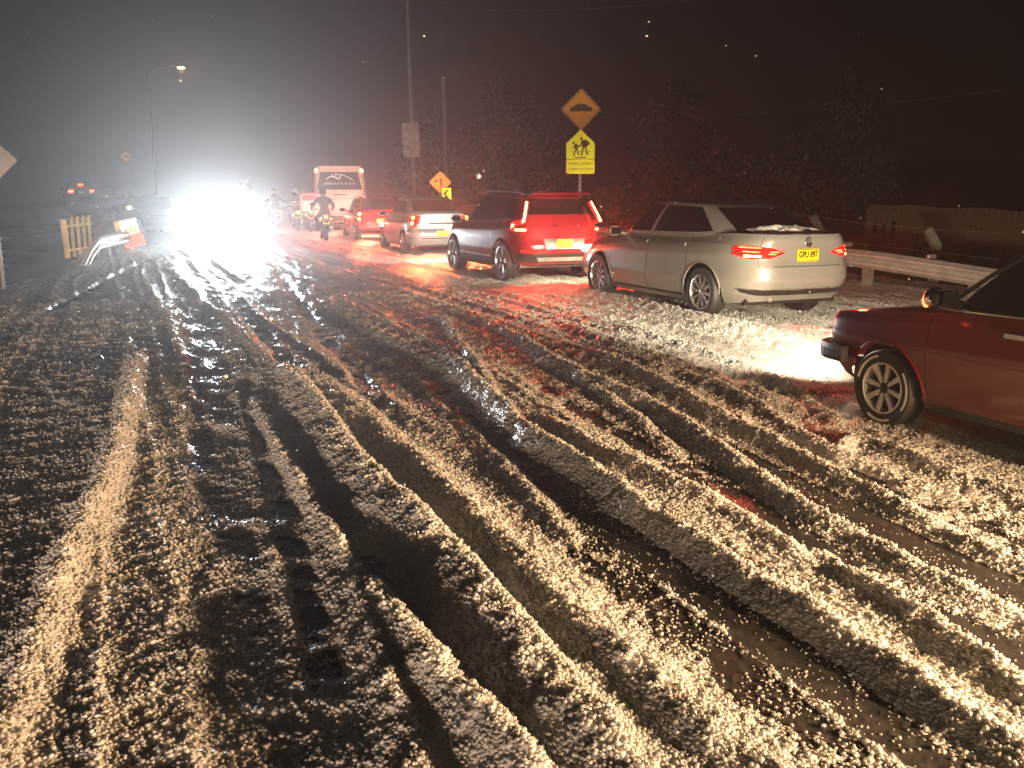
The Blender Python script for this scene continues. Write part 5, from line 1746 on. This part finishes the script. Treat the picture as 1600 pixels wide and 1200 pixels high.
lg = empty('guardrail', (*at(125, 420)[:2], 0), 0, 'left guardrail bent down into the ground with a crumpled end', 'guardrail')
o0 = lg.location
P3 = [at(126, 421) + Vector((0, 0, -0.05)), at_depth(140, 396, 21.0), at_depth(152, 381, 21.8), at_depth(160, 379, 22.6), at_depth(178, 375, 24.0), at_depth(200, 371, 25.6)]
w_beam('beam', [p - o0 for p in P3], -1, M['rail'], lg)
for px, py, Y in ((172, 382, 23.6), (187, 378, 24.8), (155, 390, 22.2)):
    p = at_depth(px, py, Y) - o0
    po = MB().box((0, 0, 0), (0.13, 0.10, 0.8), None, 0.005).build('post', M['concrete'], lg)
    po.location = (p.x - 0.10, p.y + 0.05, 0.02)
# bent hazard plate on its end
hz = empty('hazard_board', (*at_depth(205, 392, 25.8)[:2], 0), face_to(-10.5, 25.8, R(4)), 'bent white and orange hazard plate at the end of the left guardrail', 'hazard board')
M['haz_white'] = sheeting('white_sheeting', (0.85, 0.82, 0.74), 0.4, 0.5)
u1 = MB().box((0.0, 0, 0.70), (0.46, 0.02, 0.42), (R(-3), R(-12), 0), 0.004).build('upper_plate', M['haz_white'], hz)
MB().box((0.09, -0.06, 0.33), (0.56, 0.02, 0.36), (R(10), R(-16), 0), 0.004).build('lower_plate', M['sign_orange'], hz)
MB().box((-0.30, 0.05, 0.72), (0.16, 0.02, 0.26), (0, R(-5), R(20)), 0.004).build('side_flap', M['yellow'], hz)
for k in range(3):
    MB().box((-0.10 + 0.12 * k, -0.026, 0.58 + 0.03 * k), (0.07, 0.006, 0.16), (R(-3), R(20), 0)).build('orange_stripe', M['sign_orange'], hz)
MB().tube([(0, 0.06, -0.2), (0, 0.06, 0.85)], 0.04, 8).build('post', M['galv'], hz, True)
# yellow railing
yr = empty('railing', (*at(105, 402)[:2], 0), 0, 'yellow steel railing of thick upright tubes on the left verge', 'railing')
o0 = yr.location
a, b = at(105, 402), at_depth(146, 392, 26.2)
d = Vector((b.x - a.x, b.y - a.y, 0))
MB().box((0, 0, 0.46), (0.15, 0.05, 0.98), (0, R(-2), face_to(a.x, a.y)), 0.01).build('end_board', M['yellow'], yr)
for k in range(4):
    p = d * ((k + 1.2) / 4.6)
    MB().tube([(p.x, p.y, -0.1), (p.x, p.y, 0.94), (p.x + 0.03, p.y, 1.0)], 0.045, 8).build('upright', M['yellow'], yr, True)
for z in (0.78, 0.16):
    MB().tube([(0, 0, z), (d.x, d.y, z)], 0.028, 8).build('rail', M['yellow'], yr, True)

# ------------------------------------------------------------------ poles, street lamp, wires
M['pole'] = P('concrete_pole', (0.20, 0.19, 0.18), 0.7, var=0.25, bump=0.2)
Y1 = 46.0
c = at_depth(647, 300, Y1)
up = empty('utility_pole', (c.x, c.y, ground_z(c.x, c.y)), face_to(c.x, c.y), 'tall pale utility pole with a faded notice panel', 'utility pole')
MB().tube([(0, 0, -0.4), (-0.05, 0, 5), (-0.16, 0, 11.5)], [0.12, 0.10, 0.075], 12).build('shaft', M['pole'], up, True)
pz = at_depth(644, 219, Y1).z - up.location.z
pn = MB().box((-0.10, -0.14, pz), (0.80, 0.03, 1.60), (0, R(-2), 0), 0.006).build('notice_panel', P('faded_notice', (0.42, 0.33, 0.30), 0.6, var=0.5), up)
MB().box((-0.10, 0, 10.9), (1.8, 0.09, 0.10), None, 0.01).build('cross_arm', M['pole'], up)
for x in (-0.9, -0.1, 0.7):
    MB().lathe([(0, 10.95), (0.05, 10.95), (0.035, 11.02), (0.055, 11.08), (0, 11.1)], 10, 'z', (x, 0, 0)).build('insulator', M['plastic'], up, True)
c2 = at_depth(699, 300, 47.0)
up2 = empty('utility_pole', (c2.x, c2.y, ground_z(c2.x, c2.y)), face_to(c2.x, c2.y), 'shorter thin utility pole standing behind the flagman sign', 'utility pole')
H2 = at_depth(694, 122, 47.0).z - up2.location.z
MB().tube([(0, 0, -0.4), (-0.12, 0, H2)], [0.10, 0.075], 12).build('shaft', M['pole'], up2, True)
MB().box((-0.12, -0.02, H2 - 0.3), (0.10, 0.08, 0.7), None, 0.01).build('lamp_bracket', M['galv'], up2)
c3 = Vector((17.0, 24.0, 0))
up3 = empty('utility_pole', (c3.x, c3.y, ground_z(c3.x, c3.y)), 0, 'utility pole in the dark beyond the right edge', 'utility pole')
MB().tube([(0, 0, -0.4), (0, 0, 10.0)], [0.12, 0.08], 12).build('shaft', M['pole'], up3, True)
M['cable'] = P('cable', (0.22, 0.22, 0.22), 0.35)
def cable(a, b, sag, label):
    pts = [Vector(a).lerp(Vector(b), i / 24) - Vector((0, 0, sag * 4 * (i / 24) * (1 - i / 24))) for i in range(25)]
    o = MB().tube(pts, 0.013, 5).build('overhead_cable', M['cable'])
    return tag(o, label, 'cable', 'overhead cables')
z3 = up3.location.z
p1z = up.location.z
cable((c.x - 0.2, c.y, p1z + 11.0), (17, 24, z3 + 9.9), 0.8, 'uppermost thin cable slanting across the dark sky')
cable((c.x + 0.4, c.y, p1z + 10.1), (17, 24, z3 + 9.0), 1.0, 'middle thin cable slanting across the dark sky')
cable((c2.x, c2.y, up2.location.z + 6.4), (17, 24, z3 + 5.4), 0.9, 'lowest sagging cable passing behind the hump sign')
Y4 = 46.0
c4 = at_depth(283, 106, Y4)
sl = empty('street_lamp', (c4.x - 1.6, c4.y, ground_z(c4.x - 1.6, c4.y)), 0, 'lit orange street lamp high on the left', 'street lamp')
hz4 = c4.z - sl.location.z
MB().tube([(0, 0, -0.3), (0, 0, hz4 - 0.4), (0.4, 0, hz4 - 0.05), (1.1, 0, hz4 + 0.06), (1.5, 0, hz4 + 0.08)], [0.06, 0.04, 0.03, 0.028, 0.028], 10).build('column', M['black'], sl, True)
MB().box((1.6, 0, hz4 + 0.09), (0.62, 0.26, 0.12), (0, R(6), 0), 0.04).build('lamp_head', M['black'], sl, True)
M['sodium'] = P('sodium_lamp', (0.8, 0.5, 0.2), 0.3, emit=(1.0, 0.50, 0.12), estr=60)
MB().sphere((1.6, 0, hz4 + 0.01), 0.11, 14, 8, (1.5, 0.7, 0.55)).build('bulb', M['sodium'], sl, True)
lamp('sodium_light', 'POINT', sl, (1.6, 0, hz4 - 0.14), (0, 0, -1), 80, (1.0, 0.5, 0.14), 0.12)

# ------------------------------------------------------------------ right: fence posts, plank fence, trees
def bent_post(px, py, tx, ty, Y, label):
    k, t = at_depth(px, py, Y), at_depth(tx, ty, Y + 0.1)
    gz = ground_z(k.x, k.y)
    f = empty('fence_post', (k.x, k.y, gz), 0, label, 'fence post', 'concrete fence posts beyond the guardrail')
    hk = k.z - gz
    vs, fs = [], []
    for (x, z) in ((0, -0.2), (0, hk), (t.x - k.x, t.z - gz)):
        pass
    w = 0.075
    d = Vector((t.x - k.x, t.z - k.z)).normalized()
    n = Vector((-d.y, d.x))
    if n.x > 0: n = -n
    ol = [(-w, -0.2), (-w, hk - 0.02), (t.x - k.x + n.x * w, t.z - gz + n.y * w), (t.x - k.x - n.x * w, t.z - gz - n.y * w), (w, hk + 0.02), (w, -0.2)]
    MB().prism(ol, -0.07, 0.07).build('shaft', M['concrete'], f)
    return f, Vector((t.x, t.y, t.z))
fA, tA = bent_post(1463, 384, 1445, 357, 17.6, 'concrete fence post with a bent top rising behind the end of the guardrail')
fB, tB = bent_post(1283, 364, 1267, 337, 20.5, 'concrete fence post with a bent top showing behind the boot of the silver grey saloon')
for z, nm in ((0.0, 'top'), (-0.42, 'lower')):
    w = MB().tube([tA + Vector((0.3, -2.2, z)), tA + Vector((0, 0, z)), (tA + tB) / 2 + Vector((0, 0, z - 0.04)), tB + Vector((0, 0, z)), tB + Vector((-0.3, 3, z))], 0.006, 4).build('fence_wire', M['galv'])
    tag(w, f'{nm} rusty wire strung between the concrete fence posts', 'wire')
M['plank'] = P('weathered_plank', (0.20, 0.14, 0.10), 0.75, var=0.35, bump=0.4, bscale=25)
pa, pb_ = at_depth(1358, 348, 24.0), at_depth(1640, 350, 19.5)
pf = empty('plank_fence', (pa.x, pa.y, 0), 0, 'dim weathered plank fence beyond the guardrail at the right', 'fence')
dv = Vector((pb_.x - pa.x, pb_.y - pa.y, 0))
n_pl = 34
az = math.atan2(dv.y, dv.x)
me_pl = None
for k in range(n_pl):
    t = (k + 0.5) / n_pl
    if me_pl is None:
        o = MB().box((0, 0, 0), (dv.length / n_pl - 0.012, 0.028, 1.0), None, 0.004).build('plank', M['plank'], pf)
        me_pl = o.data
    else:
        o = link(bpy.data.objects.new('plank', me_pl), pf)
    top = 1.34 - 0.02 * math.sin(k * 0.5) - 0.10 * t
    h = (0.42 if k in (1, 3, 5) else 0.92) + 0.06 * math.sin(k * 2.3)
    o.location = (dv.x * t, dv.y * t, top - h / 2)
    o.scale.z = h
    o.rotation_euler = (R(1.5) * math.sin(k * 1.7), R(0.8) * math.sin(k * 2.9), az)
for z in (1.15, 0.62):
    MB().box((dv.x / 2, dv.y / 2 + 0.035, z - 0.05), (dv.length, 0.04, 0.09), (0, 0, az)).build('rail', M['plank'], pf)
for t in (0.0, 0.33, 0.66, 1.0):
    MB().box((dv.x * t, dv.y * t + 0.10, 0.15), (0.10, 0.10, 2.2), None, 0.006).build('post', M['plank'], pf)

def tree_mesh(seed, H, n):
    rng = random.Random(seed)
    tk = MB()
    tk.tube([(0, 0, -0.6), (0.06, 0.02, H * 0.3), (-0.05, 0.08, H * 0.6), (0.05, 0, H * 0.88)], [0.19, 0.15, 0.10, 0.03], 8)
    tips = []
    for i in range(13):
        z = H * (0.22 + 0.6 * rng.random())
        a = rng.random() * 6.28
        L = (1.0 + 1.2 * rng.random()) * (1.15 - z / H)
        e = Vector((math.cos(a) * L, math.sin(a) * L, z + L * 0.55))
        tk.tube([(0, 0, z), e * 0.55 + Vector((0, 0, z * 0.45 - 0.05)), e], [0.06, 0.04, 0.012], 5)
        tips += [e, e * 0.7 + Vector((0, 0, z * 0.3))]
    tips += [Vector((0, 0, H * 0.92)), Vector((0.2, 0.1, H * 0.85))]
    lf = MB()
    vs, fs = [], []
    for i in range(n):
        c_ = rng.choice(tips)
        p = c_ + Vector((rng.gauss(0, 0.42), rng.gauss(0, 0.42), rng.gauss(0, 0.36)))
        q = Euler((rng.random() * 6.3, rng.random() * 6.3, rng.random() * 6.3)).to_matrix()
        s = 0.05 + 0.07 * rng.random()
        k = len(vs)
        vs += [p + q @ Vector(w) for w in ((-s, 0, 0), (0, -s * 0.5, s * 0.1), (s, 0, 0), (0, s * 0.5, s * 0.1))]
        fs.append((k, k + 1, k + 2, k + 3))
    lf.add(vs, fs)
    return tk, lf
M['bark'] = P('bark', (0.06, 0.045, 0.035), 0.9, var=0.3, bump=0.5)
M['leaf'] = P('leaf', (0.045, 0.065, 0.025), 0.5, var=0.4)
M['leaf2'] = P('dry_leaf', (0.085, 0.065, 0.030), 0.55, var=0.4)
protos = []
for sd, H, n, lm in ((3, 5.2, 2600, 'leaf'), (8, 6.5, 3000, 'leaf'), (15, 2.2, 1500, 'leaf2')):
    tk, lf = tree_mesh(sd, H, n)
    protos.append((tk, lf, lm))
spots = [(8.5, 26, 0, 'leafy tree behind the chevron board'), (10.5, 33, 1, 'tall tree right of the tall utility pole'), (9.0, 18, 2, 'low dry bush behind the roof of the dark red off-roader'), (12.0, 20, 0, 'dim tree behind the school crossing sign'),
         (8.0, 9.5, 2, 'low dry bush behind the roof of the silver grey saloon'), (13.0, 12, 1, 'dim tree right of the school crossing sign'), (9.5, 42, 1, 'tall tree beyond the bus'), (16, 26, 1, 'tall tree high on the dark slope'), (9.5, 13.5, 2, 'low dry bush left of the hump sign post')]
cache = {}
for u, v, k, lab in spots:
    x, y = road_xy(u, v)
    nm = 'bush' if k == 2 else 'tree'
    t = empty(nm, (x, y, ground_z(x, y)), u + v, lab, nm, 'trees and bushes on the dark right slope')
    if k not in cache:
        tk, lf, lm = protos[k]
        a_ = tk.build('trunk', M['bark'], t, True); b_ = lf.build('crown', M[lm], t)
        cache[k] = (a_.data, b_.data)
    else:
        for n_, me_ in zip(('trunk', 'crown'), cache[k]):
            link(bpy.data.objects.new(n_, me_), t)
    s = 0.85 + 0.35 * ((u * 7.3 + v * 3.1) % 1)
    t.scale = (s, s, s)

# ------------------------------------------------------------------ hail lying on the saloon's rear window ledge
def drift():
    rng = np.random.default_rng(3)
    nx_, ny_ = 14, 90
    vs, fs = [], []
    for i in range(nx_ + 1):
        for j in range(ny_ + 1):
            y = -0.56 + 1.12 * j / ny_
            a = i / nx_
            x = -2.03 + 0.26 * a + 0.05 * (1 - (y / 0.56) ** 2) * -1
            prof = math.sin(math.pi * a) ** 0.7 * (1 - (abs(y) / 0.56) ** 4)
            f = float(fbm(np.array([x * 34]), np.array([y * 34]), 5, 3)[0])
            f2 = float(vn(np.array([x * 9]), np.array([y * 9]), 8)[0])
            z = 1.085 + 0.10 * max(0, a - 0.35) + (0.055 * (0.4 + f2) * (0.55 + 0.9 * f)) * prof - (0.012 if prof < 0.02 else 0)
            vs.append((x, y, z))
    for i in range(nx_):
        for j in range(ny_):
            k = i * (ny_ + 1) + j
            fs.append((k, k + 1, k + ny_ + 2, k + ny_ + 1))
    mb = MB(); mb.add(vs, fs)
    m = P('lying_hail', (0.8, 0.78, 0.77), 0.4, bump=0.8, bscale=120)
    o = tag(mb.build('hail_drift', m, None, True), 'drift of hail lying along the rear window of the silver grey saloon', 'hail', kind='stuff')
    o.matrix_world = sedan.matrix_basis
drift()

# ------------------------------------------------------------------ the car waiting behind the camera's right shoulder, whose lamps rake the ridges
WAIT = dict(HATCH); WAIT.update(paint=PAINT_DARK, N=120, S=20)
def sign_local(x, y, h):
    d = at_depth(908, 200, 25.0) - Vector((x + 1.98 * math.cos(h) + 0.55 * math.sin(h), y + 1.98 * math.sin(h) - 0.55 * math.cos(h), 0.72))
    return Euler((0, 0, -h)).to_matrix() @ d
def waiting_car(label, x, y, heading, energy, col, pitch, cone, added_sign_spot=None):
    wc, t = build_car('waiting_car', label, 'car', WAIT)
    park(wc, x, y, heading)
    if added_sign_spot:
        lamp('added_sign_spot', 'SPOT', wc, (1.98, -0.55, 0.72), added_sign_spot, 3200, (1.0, 0.9, 0.7), 0.05, 7, 0.7)  # added spot that brightens the school sign, not one of the car's headlamps
    beams(wc, 1.93, 0.55, 0.66, energy, col, pitch, cone, 0.06, 0.6 if added_sign_spot else 0.9)
    return wc
waiting_car('dark car waiting behind the old red car with its lamps on', 6.05, 1.0, HEAD + R(36), 2500, (1.0, 0.62, 0.32), -0.02, 104)
waiting_car('dark car waiting on the road behind the viewer', 2.2, -16.0, HEAD + R(3), 12500, (1.0, 0.69, 0.47), 0.0, 52, sign_local(2.2, -16.0, HEAD + R(3)))
